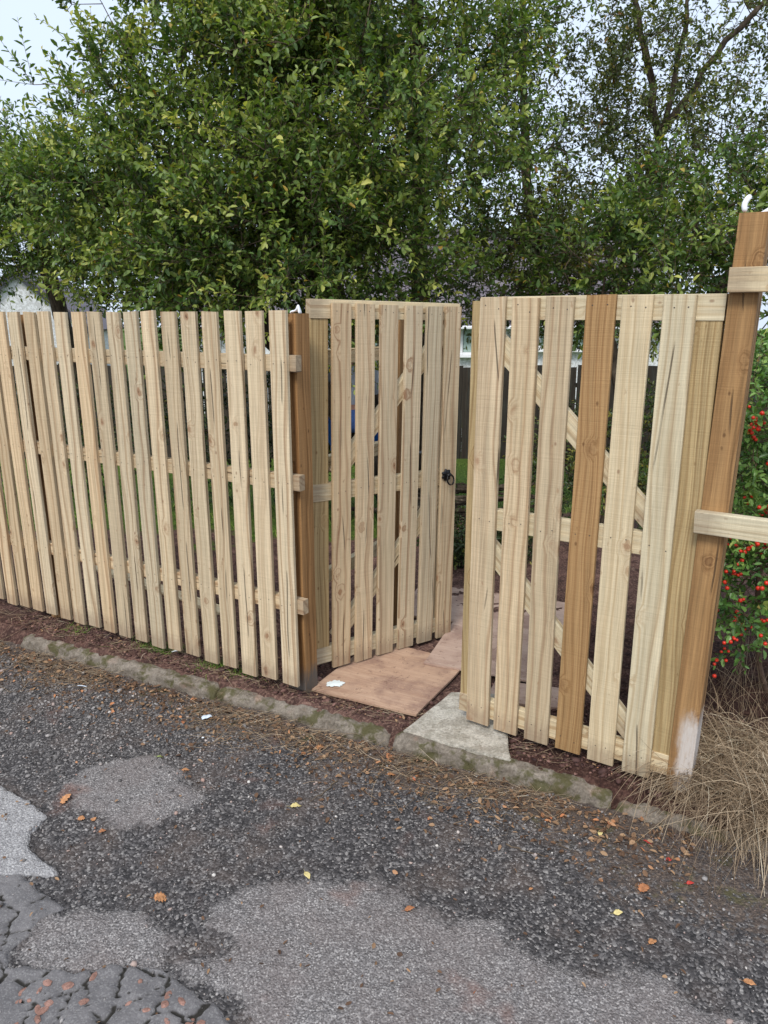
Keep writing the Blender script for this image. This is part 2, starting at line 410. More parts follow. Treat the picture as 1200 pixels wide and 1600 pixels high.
TWIG = plain('twig_bark', srgb(96, 82, 66), .9, .3, 40)
STRAW = strand_mat('dead_grass', [(0, srgb(96, 80, 64)), (.45, srgb(156, 134, 108)), (.8, srgb(198, 178, 150)), (1, srgb(220, 206, 180))])
GRASS = strand_mat('green_grass', [(0, srgb(52, 76, 26)), (.5, srgb(88, 122, 44)), (1, srgb(136, 158, 70))])
STONE = strand_mat('gravel_chips', [(0, srgb(70, 67, 66)), (.45, srgb(116, 112, 110)), (.8, srgb(162, 157, 154)), (.93, srgb(160, 132, 120)), (1, srgb(205, 202, 196))])
CRUMB = strand_mat('soil_crumbs', [(0, srgb(52, 36, 34)), (.5, srgb(92, 66, 60)), (.85, srgb(132, 100, 90)), (1, srgb(164, 130, 104))])
FLAKE = strand_mat('leaf_litter', [(0, srgb(62, 46, 36)), (.45, srgb(108, 82, 62)), (.78, srgb(158, 128, 98)), (.92, srgb(184, 124, 84)), (1, srgb(170, 74, 60))])

# ------------------------------------------------------------------ setting: the kerb line splits road from soil
K0 = np.array((-.62, 3.19)); KE = np.array((.9, -.436)); KE /= np.linalg.norm(KE); KN = np.array((-KE[1], KE[0]))
def uv_of(x, y): return (x - K0[0]) * KE[0] + (y - K0[1]) * KE[1], (x - K0[0]) * KN[0] + (y - K0[1]) * KN[1]
def xy_of(u, v): return K0[0] + u * KE[0] + v * KN[0], K0[1] + u * KE[1] + v * KN[1]

RZ = -.065
SLAB_XY = [unp(a, b, .005)[:2] for a, b in ((630, 1143), (798, 1190), (792, 1150), (800, 1085), (704, 1082))]
BOARD_XY = [unp(a, b, 0)[:2] for a, b in ((485, 1075), (650, 1117), (745, 1020), (560, 1005))]
def soil_z(x, y, fine=True):
    u, v = uv_of(x, y)
    z = -.80 * smooth(5.2, 12.5, y)
    z = z + .006 * smooth(.25, .02, v)
    if fine:
        near = smooth(9, 4, np.hypot(x, y - 2))
        z = z + near * ((fbm(x, y, 5, 3) - .5) * .05 + (fbm(x, y, 26, 5, 3) - .5) * .028)
        flat = smooth(.95, .45, np.hypot((x - .25) / 1.0, (y - 3.55) / 1.0)) * smooth(.02, .12, v)   # trodden path under the boards
        z = z * (1 - flat) + flat * (-.022 + (fbm(x, y, 26, 5, 3) - .5) * .012)
    if fine:
        for P_ in (SLAB_XY, BOARD_XY):
            f = smooth(.05, -.01, poly_sdf(np.asarray(x, float), np.asarray(y, float), P_)); z = z * (1 - f) + np.minimum(z, -.024) * f
    k = smooth(.0, -.10, v); z = z * (1 - k) + (RZ - .02) * k
    return z

def pxpoly(pts): return [unp(a, b, RZ)[:2] for a, b in pts]
P_A = pxpoly([(100, 1228), (130, 1200), (185, 1180), (245, 1180), (290, 1205), (322, 1242), (300, 1262), (262, 1272), (240, 1290), (190, 1286), (150, 1272), (110, 1262)])
P_LIGHT = pxpoly([(-260, 1200), (-60, 1205), (0, 1226), (42, 1252), (72, 1272), (52, 1300), (50, 1330), (80, 1366), (30, 1372), (-60, 1366), (-260, 1372)])
P_B = pxpoly([(20, 1490), (60, 1440), (120, 1418), (200, 1414), (250, 1432), (285, 1460), (262, 1490), (235, 1508), (160, 1512), (60, 1512)])
P_C = pxpoly([(325, 1415), (370, 1390), (420, 1378), (470, 1362), (560, 1366), (610, 1380), (640, 1410), (700, 1420), (780, 1440), (850, 1500), (920, 1508), (990, 1500), (1040, 1530), (1100, 1570), (1190, 1600), (1300, 1800), (500, 1800), (400, 1620), (350, 1560), (300, 1545), (270, 1500), (290, 1484), (350, 1490), (368, 1470), (340, 1440)])
P_D = pxpoly([(-300, 1372), (-60, 1372), (30, 1372), (62, 1392), (92, 1420), (60, 1440), (38, 1466), (16, 1480), (0, 1520), (-300, 1540)])
P_E = pxpoly([(-400, 1500), (0, 1512), (40, 1508), (110, 1520), (170, 1506), (250, 1512), (300, 1550), (340, 1590), (420, 1640), (500, 1800), (-400, 1800)])
_cr = np.random.default_rng(12)
_cc = np.array([unp(a, b, RZ)[:2] for a, b in zip(_cr.uniform(-250, 420, 85), _cr.uniform(1380, 1780, 85))])
def road_fields(x, y):
    x = np.asarray(x, float); y = np.asarray(y, float)
    u, v = uv_of(x, y)
    wx = (fbm(x, y, 9, 31, 5) - .5) * .13; wy = (fbm(x, y, 9, 41, 5) - .5) * .13
    X, Y = x + wx, y + wy
    sd = lambda P: poly_sdf(X, Y, P)
    A, B, C = sd(P_A), sd(P_B), sd(P_C)
    patch = np.maximum.reduce([smooth(.05, -.06, A) * .85, smooth(.05, -.05, B), smooth(.07, -.09, C)])
    light = smooth(.012, -.008, poly_sdf(x + wx * .5, y + wy * .5, P_LIGHT))
    D = poly_sdf(x + wx * .4, y + wy * .4, P_D); E = poly_sdf(x + wx * .4, y + wy * .4, P_E)
    slab = np.maximum(smooth(.010, -.006, D), smooth(.012, -.008, E))
    # cracked plates: distance to the border between the two nearest centres
    cx, cy = x + wx * .7, y + wy * .7
    d1 = np.full(x.shape, 9.); d2 = np.full(x.shape, 9.)
    for c in _cc:
        d = np.hypot(cx - c[0], cy - c[1]); n1 = np.minimum(d1, d); d2 = np.minimum(d2, np.maximum(d1, d)); d1 = n1
    crack = smooth(.009, .002, d2 - d1) * slab * smooth(.30, .5, fbm(x, y, 5, 55, 2) + .12)
    far = smooth(3.0, 4.5, np.hypot(x, y - 2.2)) * (fbm(x, y, .8, 77) > .5)
    patch = np.maximum(patch, far * .8)
    ln = fbm(x, y, 3.0, 61, 3)
    litter = smooth(-.36 - .35 * (ln - .3), -.10, v) * smooth(2.6, 1.7, u + 0 * v)
    litter = np.maximum(litter * .80, smooth(-.75, -.35, v) * smooth(1.2, 1.8, u) * .60)
    z = RZ - .02 * smooth(0, -1.2, v) + (fbm(x, y, 2.0, 71, 3) - .5) * .03 + (fbm(x, y, 30, 73, 3) - .5) * .010
    z = z + patch * .012 + light * .020 + slab * (.017 + .004 * (fbm(x, y, 8, 5) - .5)) - crack * .013
    z = z + litter * (fbm(x, y, 40, 83, 3)) * .018
    return dict(patch=patch, light=light, slab=slab, crack=crack, litter=litter, z=z)

def nonuniform(lo, a, b, hi, step):
    core = np.arange(a, b, step)
    def out(d0, d1):
        r = []; s = step; p = d0
        sg = 1 if d1 > d0 else -1
        while (d1 - p) * sg > s: s *= 1.35; p += sg * s; r.append(p)
        r.append(d1); return r
    return np.array(sorted(set(np.round(out(a, lo)[::-1] + list(core) + out(core[-1], hi), 5))))
def grid_mesh(name, us, vs, fn):
    U, V = np.meshgrid(us, vs, indexing='ij'); x, y = xy_of(U.ravel(), V.ravel())
    z, at = fn(x, y)
    nu, nv = len(us), len(vs); i = np.arange(nu * nv).reshape(nu, nv)
    F = np.stack([i[:-1, :-1], i[1:, :-1], i[1:, 1:], i[:-1, 1:]], -1).reshape(-1, 4)
    return np_mesh(name, np.stack([x, y, z], -1), F, at, True)
def f_road(x, y):
    f = road_fields(x, y); z = f.pop('z'); return z, f
road = link('road', grid_mesh('road', nonuniform(-120, -1.9, 2.6, 120, .0095), nonuniform(-90, -2.15, .0, -.02, .0095), f_road), M_ROAD)
tag(road, 'worn patched grey asphalt road with loose gravel', kind='structure')
def f_soil(x, y):
    u, v = uv_of(x, y); d = np.hypot(x, y)
    lawn = smooth(5.2, 6.2, y + (fbm(x, y, 1.5, 9) - .5) * 1.6) * smooth(.5, 1.4, v)
    lawn = lawn * (1 - .9 * smooth(.2, .6, x) * smooth(7.5, 6.5, y))
    lawn = np.maximum(lawn, smooth(9, 11, y))
    damp = smooth(.1, .35, x) * smooth(3.2, 2.9, y) + smooth(.8, 1.2, x) * smooth(5, 3.5, y) + .5 * smooth(-1.2, -2.0, x) * smooth(.5, .2, v)
    return soil_z(x, y), dict(lawn=lawn, damp=np.clip(damp, 0, 1))
ground = link('ground', grid_mesh('ground', nonuniform(-140, -2.6, 2.6, 140, .013), nonuniform(-.14, -.125, 1.7, 160, .013), f_soil), M_GROUND)
tag(ground, 'bare reddish brown soil and rough lawn behind the kerb', kind='structure')

# ------------------------------------------------------------------ kerb of worn concrete stones
kerb = thing('kerb', 'low worn mossy concrete kerb running in front of the fence', 'kerb', (K0[0], K0[1], 0), math.atan2(KE[1], KE[0]))
def kerb_stone(u0, u1, seed, sink=0.0, wear=1.0):
    n, m = max(8, int((u1 - u0) / .012)), 22
    us = np.linspace(u0, u1, n)
    # cross-section from the back foot over the top to the front foot
    sec = np.array([(.012, -.14), (.010, -.06), (.006, -.015), (.000, .006), (-.010, .010), (-.03, .011), (-.046, .010), (-.058, .006), (-.067, -.006), (-.073, -.022), (-.077, -.05), (-.080, -.14)])
    t = np.linspace(0, len(sec) - 1, m); sv = np.interp(t, np.arange(len(sec)), sec[:, 0]); sz = np.interp(t, np.arange(len(sec)), sec[:, 1])
    U, _ = np.meshgrid(us, np.arange(m), indexing='ij'); SV = np.tile(sv, (n, 1)); SZ = np.tile(sz, (n, 1))
    nz = fbm(U * 1.0 + seed, SV * 1.5 + SZ, 30, seed, 4) - .5; nb = fbm(U + seed * 2, SV * 0 + 3.0, 6, seed + 7, 3) - .5
    SZ2 = SZ + wear * (nz * .026 + nb * .014) * smooth(-.13, -.02, SZ) - sink
    SV2 = SV * (1 + nb * .3) - wear * nz * .030
    e = np.minimum(U - u0, u1 - U); SZ2 = SZ2 - .012 * smooth(.025, 0, e) - .010
    V = np.stack([U, SV2, SZ2], -1).reshape(-1, 3)
    i = np.arange(n * m).reshape(n, m)
    F = np.stack([i[:-1, :-1], i[1:, :-1], i[1:, 1:], i[:-1, 1:]], -1).reshape(-1, 4)[:, ::-1]
    caps = []
    for row, rev in ((i[0], False), (i[-1], True)):
        for k in range(m // 2 - 1):
            q = [row[k], row[k + 1], row[m - 2 - k], row[m - 1 - k]]
            caps.append(q[::-1] if not rev else q)
    return link('kerb_stone', np_mesh('kerb_stone', V, np.concatenate([F, np.array(caps)]), None, True), M_KERB, kerb)
ku = lambda px, py: uv_of(*unp(px, py, 0)[:2])[0]
kerb_stone(ku(33, 995), ku(346, 1068), 3)
kerb_stone(ku(349, 1069), ku(612, 1141), 5)
kerb_stone(ku(620, 1144), ku(955, 1245), 9)
kerb_stone(ku(957, 1247), ku(957, 1247) + .95, 13, .030)

# ------------------------------------------------------------------ timber
def board_mesh(w, t, L, seed=0, bow=.003, bev=.0018, nails=(), seg=8, face=-1, twist=0.0):
    """board along +Z from z=0, width on X, thickness on Y (front face at y=0 looking -Y)"""
    r = np.random.default_rng(seed)
    hw = w / 2
    sec = np.array([(-hw + bev, 0), (hw - bev, 0), (hw, bev), (hw, t - bev), (hw - bev, t), (-hw + bev, t), (-hw, t - bev), (-hw, bev)])
    zs = np.linspace(0, L, seg + 1); k = len(sec)
    ph = r.uniform(0, 6); bx = bow * np.sin(zs / L * math.pi * r.uniform(.7, 1.6) + ph) * r.choice([-1, 1]); by = bow * .6 * np.sin(zs / L * math.pi + ph * 2)
    V = np.zeros((seg + 1, k, 3))
    for j, z in enumerate(zs):
        a = twist * (z / L - .5); ca, sa = math.cos(a), math.sin(a)
        V[j, :, 0] = sec[:, 0] * ca - (sec[:, 1] - t / 2) * sa + bx[j] - bx[0]
        V[j, :, 1] = sec[:, 0] * sa + (sec[:, 1] - t / 2) * ca + t / 2 + by[j] - by[0]
        V[j, :, 2] = z
    # saw cut not quite square
    V[-1, :, 2] += sec[:, 0] * r.normal(0, .025); V[0, :, 2] += sec[:, 0] * r.normal(0, .02)
    bm = bmesh.new(); vs = [[bm.verts.new(p) for p in row] for row in V]
    for j in range(seg):
        for i in range(k):
            f = bm.faces.new((vs[j][i], vs[j][(i + 1) % k], vs[j + 1][(i + 1) % k], vs[j + 1][i]))
    bm.faces.new(vs[0][::-1]); bm.faces.new(vs[-1])
    for (nx, nz) in nails:                      # nail heads, just proud of the face
        c = [bm.verts.new((nx + .0026 * math.cos(q) , -.0009 + by[min(seg, int(nz / L * seg + .5))] - by[0], nz + .0026 * math.sin(q))) for q in np.arange(6) * math.pi / 3]
        bm.faces.new(c).material_index = 1
    bmesh.ops.recalc_face_normals(bm, faces=[f for f in bm.faces if f.material_index == 0])
    return bm_mesh('board', bm)
NAIL = plain('nail_head', (.10, .085, .075), .5, .3, 60, .7)
def board(name, parent, p0, p1, w, t, mat, seed, normal_y=(0, 1, 0), bow=.003, nails=(), twist=0.0):
    """board from p0 to p1 (centre of the front face), its thickness running along normal_y"""
    p0, p1 = Vector(p0), Vector(p1); ax = (p1 - p0); L = ax.length; zv = ax.normalized()
    yv = Vector(normal_y); yv = (yv - zv * yv.dot(zv)).normalized(); xv = yv.cross(zv)
    o = link(name, board_mesh(w, t, L, seed, bow, nails=nails, twist=twist), [mat, NAIL], parent)
    M = Matrix((xv, yv, zv)).transposed().to_4x4(); M.translation = p0
    o.matrix_local = M
    return o

NAILX = (-.026, .024)
def picket(parent, x, y, z0, z1, w, t, mat, seed, railz, lean=0.0, jit=True):
    r = random.Random(seed)
    nails = [(nx + r.uniform(-.006, .006), rz - z0 + r.uniform(-.014, .014)) for rz in railz for nx in NAILX]
    lx = r.gauss(0, .0035) + lean
    return board('picket', parent, (x, y, z0), (x + lx, y, z1), w, t, mat, seed, nails=nails, bow=r.uniform(.001, .004), twist=r.gauss(0, .012))

# --- long fence on the left: local X runs towards the right end, local Y away from the viewer
A_L = -0.5212
fence = thing('picket_fence', 'long pale new timber picket fence left of the open gate, rails and post behind', 'fence', (-.4488, 3.144, 0), A_L)
S_L = .1254; N_L = 25
RAIL_Z = (1.56, 1.043, .458)
for i in range(N_L):
    r = random.Random(100 + i)
    picket(fence, -S_L * i + r.gauss(0, .002), r.uniform(0, .0015), .054 + r.uniform(-.006, .008) - (.012 if i % 5 == 2 else 0), 1.776 + r.uniform(-.004, .004), (.0895 + r.uniform(-.002, .002)), .019, PINE, 100 + i, RAIL_Z)
for k, rz in enumerate(RAIL_Z):
    board('rail', fence, (.078, .021, rz), (-S_L * N_L, .021, rz), .07, .040, PINE, 140 + k, (0, 1, 0), .002)
for px_ in (-.0025, -1.80):
    board('post', fence, (px_, .063, -.25), (px_ + .002, .063, 1.764), .1, .1, POST_L if px_ > -1 else POST, 150 + int(px_ * 10), (0, 1, 0), .002)
# the framing that runs back from the same post: three rails and one more post, no pickets on it yet
side = thing('fence_frame', 'bare side fence frame of three rails and a brown post behind the open gate', 'fence', (-.4488, 3.144, 0), A_L)
for k, rz in enumerate((1.56, 1.043, .458)):
    board('rail', side, (-.100, .07, rz + .002), (-.100, 1.05, rz + .002), .07, .04, PINE_PALE, 160 + k, (1, 0, 0), .002)
board('post', side, (-.008, 1.0, -.25), (-.006, 1.0, 1.77), .09, .09, POST, 165, (0, 1, 0), .002)

def gate(name, label, loc, rotz, n, spacing, w, z0, z1, mats, seed, stile_side, tilt=0.0, mat_frame=PINE_PALE, mat_stile=PINE_GREEN, rails=(1.785, .935, .085), ext=.15, lip=.08, mid_short=0.0):
    g = thing(name, label, 'gate', loc, rotz)
    if tilt: g.rotation_euler = Euler((0, tilt, rotz), 'XYZ')
    a = -ext if stile_side < 0 else -lip
    b = (n - 1) * spacing + (ext if stile_side > 0 else lip * .5)
    for i in range(n):
        r = random.Random(seed + i)
        picket(g, i * spacing + r.gauss(0, .0015), 0, z0 + r.uniform(-.004, .004), z1 + r.uniform(-.004, .004), w + r.uniform(-.002, .002), .019, mats[i % len(mats)], seed + i, rails)
    for k, rz in enumerate(rails):
        board('rail', g, (a + (.04 if stile_side > 0 and k < 2 else 0), .021, rz), (b - (mid_short if k == 1 else 0), .021, rz), .085, .040, mat_frame, seed + 20 + k, (0, 1, 0), .001)
    for k, sx in enumerate((a + .0475, b - .0475)):
        board('stile', g, (sx, .026, z0 + .03), (sx, .026, z1 - .012), .093, .045, mat_stile if stile_side > 0 or k == 0 else mat_frame, seed + 30 + k, (0, 1, 0), .001)
    lo, hi = (a + .135, b - .06) if stile_side < 0 else (a + .06, b - .155)
    for k, (za, zb) in enumerate(((rails[1] + .075, rails[0] - .075), (rails[2] + .075, rails[1] - .075))):
        p, q = ((lo, za), (hi, zb)) if stile_side < 0 else ((hi, za), (lo, zb))
        board('brace', g, (p[0], .0235, p[1]), (q[0], .0235, q[1]), .075, .038, mat_frame, seed + 40 + k, (0, 1, 0), .001)
    return g
gl = gate('garden_gate', 'open timber picket gate with black ring latch, swung inward from the left post', (-.2175, 3.4332, 0), .6021, 6, .1353, .1005, .012, 1.814, [PINE_GATE], 200, -1, tilt=math.radians(1.0), ext=.152, lip=.085)
gr = gate('garden_gate', 'closed timber picket gate with one orange brown board beside the tall right post', (.4056, 2.849, 0), -.5776, 6, .1357, .104, .034, 1.822, [PINE_GATE, PINE, PINE, PINE_ORANGE, PINE_PALE, PINE_PALE], 260, 1, ext=.128, lip=.098, rails=(1.781, .955, .10), mid_short=.15)

# black ring latch: rosette, boss, ring
BLACK = plain('black_iron', (.012, .012, .014), .38, .3, 60, .6, .5)
lx, lz = 5 * .1353 - .028, .95
bm = bmesh.new()
N = 48; c0 = bm.verts.new((0, -.010, 0)); rim = []; rim2 = []
for k in range(N):
    a = k * 2 * math.pi / N; rr = .029 + .0045 * math.cos(7 * a)
    rim.append(bm.verts.new((rr * math.cos(a), -.006, rr * math.sin(a)))); rim2.append(bm.verts.new((rr * math.cos(a), .0, rr * math.sin(a))))
for k in range(N):
    bm.faces.new((c0, rim[k], rim[(k + 1) % N])); bm.faces.new((rim[k], rim2[k], rim2[(k + 1) % N], rim[(k + 1) % N]))
bmesh.ops.recalc_face_normals(bm, faces=bm.faces[:])
ros = link('latch', bm_mesh('rosette', bm, True), BLACK, gl, (lx, -.001, lz))
bm = bmesh.new(); bmesh.ops.create_uvsphere(bm, u_segments=16, v_segments=10, radius=.013)
bmesh.ops.scale(bm, vec=(1, 1.4, 1), verts=bm.verts[:])
link('boss', bm_mesh('boss', bm, True), BLACK, ros, (.0, -.015, 0))
ang = np.linspace(0, 2 * math.pi, 33); R = .027
V, F = tube_mesh([(np.stack([R * np.cos(ang), 0 * ang, R * np.sin(ang)], -1), .0042)], 8)
link('ring', np_mesh('ring', V, F, None, True), BLACK, ros, (.012, -.024, -.024), (math.radians(-12), 0, math.radians(12)))

# --- right post and the two rails that start on it
rp = thing('fence_frame', 'tall brown timber post with two pale rails at the right edge', 'fence', (.4056, 2.849, 0), -.5776)
bx0 = .792
board('post', rp, (bx0 + .040, .012, -.3), (bx0 + .064, .012, 2.06), .086, .095, POST_R, 300, (0, 1, 0), .002)
board('post', rp, (bx0 + 1.90, .004, -.3), (bx0 + 1.90, .004, 2.06), .1, .1, POST, 303, (0, 1, 0), .002)
for k, rz in enumerate((1.862, 1.076)):
    board('rail', rp, (bx0 + (.022 if rz > 1.5 else .003), -.0305, rz), (bx0 + 1.95, -.0305, rz), .075, .040, PINE_PALE, 305 + k, (0, 1, 0), .001)

# ------------------------------------------------------------------ vegetation
def leaf_blades(pos, axis, nrm, length, width, tint):
    """folded oval leaves, two quads each"""
    axis = axis / (np.linalg.norm(axis, axis=1, keepdims=True) + 1e-9)
    side = np.cross(axis, nrm); side /= np.linalg.norm(side, axis=1, keepdims=True) + 1e-9
    nn = np.cross(side, axis)
    L, W = length[:, None], width[:, None]
    base = pos; tip = pos + axis * L - nn * L * .10
    f = .10
    l1 = pos + axis * L * .33 - side * W * .46 + nn * L * f; l2 = pos + axis * L * .74 - side * W * .38 + nn * L * (f - .06)
    r1 = pos + axis * L * .33 + side * W * .46 + nn * L * f; r2 = pos + axis * L * .74 + side * W * .38 + nn * L * (f - .06)
    V = np.stack([base, l1, l2, tip, r2, r1], 1).reshape(-1, 3)
    i = np.arange(len(pos))[:, None] * 6
    F = np.concatenate([i + np.array([[0, 3, 2, 1]]), i + np.array([[0, 5, 4, 3]])])
    return V, F, np.repeat(tint, 6)

def rand_dirs(r, n):
    d = r.normal(size=(n, 3)); return d / np.linalg.norm(d, axis=1, keepdims=True)

def grow(r, starts, attract, step=.22, droop=.0):
    """join every attractor to the nearest wood grown so far; returns nodes, parents and tip ids"""
    nodes = [np.array(p, float) for p in starts[0]]; par = list(starts[1])
    cap = len(nodes) + 60 * len(attract); arr = np.zeros((cap, 3)); arr[:len(nodes)] = nodes; n = len(nodes)
    par = np.concatenate([np.array(par, int), np.zeros(cap - n, int)]); tips = []
    for a in attract:
        d = arr[:n] - a
        # growing back down towards the trunk is penalised
        cost = np.einsum('ij,ij->i', d, d) * (1 + .6 * (d[:, 2] > .15))
        k = int(cost.argmin()); p = arr[k].copy(); L = np.linalg.norm(a - p)
        m = max(1, min(14, int(L / step + .5)))
        mid = (p + a) / 2 + r.normal(0, .10 * L, 3) + np.array((0, 0, .10 * L))
        prev = k
        for j in range(1, m + 1):
            t = j / m; q = (1 - t) ** 2 * p + 2 * t * (1 - t) * mid + t * t * a
            arr[n] = q; par[n] = prev; prev = n; n += 1
        tips.append(prev)
    return arr[:n], par[:n], np.array(tips)

def tree(name, label, trunks, lobes, n_att, shoots, leaves, leaf_len, mat, seed, r_twig=.0028, hole=.0, up=.35, trunk_r=None, cat='tree', group=None, width=.46, shoot_len=(.22, .46), pexp=2.35, tint=(.42, .20), keep=None, berries=0, bark=BARK):
    """trunks: list of polylines [(x,y,z),...]; lobes: (cx,cy,cz,rx,ry,rz,weight)"""
    r = np.random.default_rng(seed)
    base = np.array(trunks[0][0], float)
    root = thing(name, label, cat, tuple(base), 0, group)
    nodes, par = [], []; trunk_ids = []
    for tr in trunks:
        tr = np.array(tr, float); prev = -1
        L = np.r_[0, np.cumsum(np.linalg.norm(np.diff(tr, axis=0), axis=1))]
        for s_ in np.arange(0, L[-1] + .01, .18):
            p = np.array([np.interp(s_, L, tr[:, k]) for k in range(3)]) + (r.normal(0, .012, 3) if s_ > 0 else 0)
            nodes.append(p); par.append(prev if prev >= 0 else len(nodes) - 1); prev = len(nodes) - 1; trunk_ids.append(prev)
    # attractors through the lobes, more of them towards the outside, with gaps
    lob = np.array(lobes, float); w = lob[:, 6] / lob[:, 6].sum(); att = []
    while len(att) < n_att:
        k = r.choice(len(lob), size=n_att * 2, p=w); d = rand_dirs(r, n_att * 2); rad = r.uniform(0, 1, n_att * 2) ** .42
        p = lob[k, :3] + d * rad[:, None] * lob[k, 3:6]
        if hole:
            g = (fbm(p[:, 0] + p[:, 1] * .7, p[:, 2] + p[:, 1] * .4, 1.7, seed, 2) + fbm(p[:, 1] - p[:, 0] * .5, p[:, 2] - p[:, 0] * .6, 1.9, seed + 50, 2)) / 2; p = p[g > hole]
        if keep is not None: p = p[keep(p)]
        att += list(p)
    att = np.array(att[:n_att]); t0 = np.array(nodes)
    dist = np.array([((t0 - a) ** 2).sum(1).min() for a in att]); att = att[np.argsort(dist)]
    arr, par, tips = grow(r, (nodes, par), att)
    # pipe model radii
    n = len(arr); acc = np.full(n, 0.0); child = np.zeros(n, int)
    for i in range(n):
        if par[i] != i: child[par[i]] += 1
    acc[child == 0] = r_twig ** pexp
    for i in range(n - 1, -1, -1):
        if acc[i] == 0: acc[i] = r_twig ** pexp
        if par[i] != i: acc[par[i]] += acc[i]
    rad = acc ** (1 / pexp)
    is_tr = np.zeros(n, bool); is_tr[trunk_ids] = True
    if trunk_r: rad[is_tr] *= trunk_r / rad[is_tr].max()
    for i in range(n):
        if par[i] != i: rad[i] = min(rad[i], rad[par[i]])
    def seg_mesh(sel, sides):
        i = np.where(sel & (par != np.arange(n)))[0]; a, b = arr[par[i]], arr[i]
        ra = np.minimum(rad[par[i]], rad[i] * 1.35 + .002); rb = rad[i]
        ra = np.where(is_tr[i], rad[par[i]], ra)
        T = b - a; T /= np.linalg.norm(T, axis=1, keepdims=True) + 1e-9
        up_ = np.where(np.abs(T[:, 2:3]) < .8, np.array([[0, 0, 1.]]), np.array([[1., 0, 0]]))
        A = np.cross(T, up_); A /= np.linalg.norm(A, axis=1, keepdims=True) + 1e-9; B = np.cross(T, A)
        an = np.arange(sides) * 2 * math.pi / sides
        c = (A[:, None] * np.cos(an)[None, :, None] + B[:, None] * np.sin(an)[None, :, None])
        V = np.concatenate([a[:, None] + c * ra[:, None, None], (b + T * rb[:, None] * .3)[:, None] + c * rb[:, None, None]], 1).reshape(-1, 3) - base
        k = np.arange(len(i))[:, None, None] * 2 * sides; s_ = np.arange(sides); s2 = (s_ + 1) % sides
        F = (k + np.stack([s_, s2, s2 + sides, s_ + sides], -1)[None]).reshape(-1, 4)
        return V, F
    V, F = seg_mesh(is_tr, 10); link('trunk', np_mesh('trunk', V, F, None, True), bark, root)
    V, F = seg_mesh(~is_tr & (rad > .008), 6)
    if len(F): tag(link('limbs', np_mesh('limbs', V, F, None, True), bark, root), kind='stuff')
    V2, F2 = seg_mesh(~is_tr & (rad <= .008), 3)
    # leafy shoots from every tip
    src = np.repeat(tips, shoots); m = len(src)
    cen = lob[:, :3]; nearest = cen[np.argmin(((arr[src][:, None] - cen[None]) ** 2).sum(-1), 1)]
    outw = arr[src] - nearest; outw /= np.linalg.norm(outw, axis=1, keepdims=True) + 1e-9
    sd_ = outw * .55 + rand_dirs(r, m) * .75 + np.array((0, 0, up)); sd_ /= np.linalg.norm(sd_, axis=1, keepdims=True)
    sl_ = r.uniform(*shoot_len, m); s0 = arr[src]; s1 = s0 + sd_ * sl_[:, None] + np.array((0, 0, -.03)) * sl_[:, None]
    # twig ribs
    A = np.cross(sd_, rand_dirs(r, m)); A /= np.linalg.norm(A, axis=1, keepdims=True) + 1e-9; B = np.cross(sd_, A)
    an = np.arange(3) * 2 * math.pi / 3; c = A[:, None] * np.cos(an)[None, :, None] + B[:, None] * np.sin(an)[None, :, None]
    VT = np.concatenate([s0[:, None] + c * r_twig * .8, s1[:, None] + c * r_twig * .35], 1).reshape(-1, 3) - base
    k = np.arange(m)[:, None, None] * 6; s_ = np.arange(3); s2 = (s_ + 1) % 3
    FT = (k + np.stack([s_, s2, s2 + 3, s_ + 3], -1)[None]).reshape(-1, 4)
    tag(link('twigs', np_mesh('twigs', np.concatenate([V2, VT]), np.concatenate([F2, FT + len(V2)])), TWIG if bark is BARK else bark, root), kind='stuff')
    # leaves alternate along the shoot
    li = np.repeat(np.arange(m), leaves); lt = np.tile((np.arange(leaves) + .5) / leaves, m) + r.uniform(-.04, .04, m * leaves)
    lt = np.clip(lt, .03, 1.02)
    ph = np.tile(np.arange(leaves) * 2.4, m) + r.uniform(-.5, .5, m * leaves) + np.repeat(r.uniform(0, 6, m), leaves)
    radl = A[li] * np.cos(ph)[:, None] + B[li] * np.sin(ph)[:, None]
    p = s0[li] + (s1 - s0)[li] * lt[:, None]
    ax = sd_[li] * (.55 + .35 * lt[:, None]) + radl * .85 + r.normal(0, .18, (m * leaves, 3)); ax[:, 2] -= .10
    nr = np.array((0, 0, 1.)) * .8 + r.normal(0, .45, (m * leaves, 3)) + sd_[li] * .35 + outw[li] * .2
    ln = leaf_len * r.uniform(.55, 1.2, m * leaves) * (1.1 - .35 * np.abs(lt - .55))
    br_ = np.repeat(np.repeat(r.normal(0, tint[1], len(tips)), shoots), leaves); tn = np.clip(r.normal(tint[0], .09, m * leaves) + np.repeat(r.normal(0, tint[1], m), leaves) * .4 + br_ * .7 + (lt - .5) * .45, 0, .93)
    sick = r.uniform(0, 1, m * leaves) < .012; tn[sick] = r.uniform(.94, 1, sick.sum())
    drop = r.uniform(0, 1, m * leaves) < .08
    q = ~drop
    V, F, T = leaf_blades(p[q] - base, ax[q], nr[q], ln[q], ln[q] * width * r.uniform(.85, 1.15, q.sum()), tn[q])
    tag(link('crown', np_mesh('crown', V, F, dict(tint=T)), mat, root), kind='stuff')
    return root, arr, tips, s0, s1, r

def wp(px, py, y): return tuple(unp_y(px, py, y))
in_front = lambda p: p[:, 1] > 4.25 - .5 * p[:, 0] * (p[:, 0] < 0)
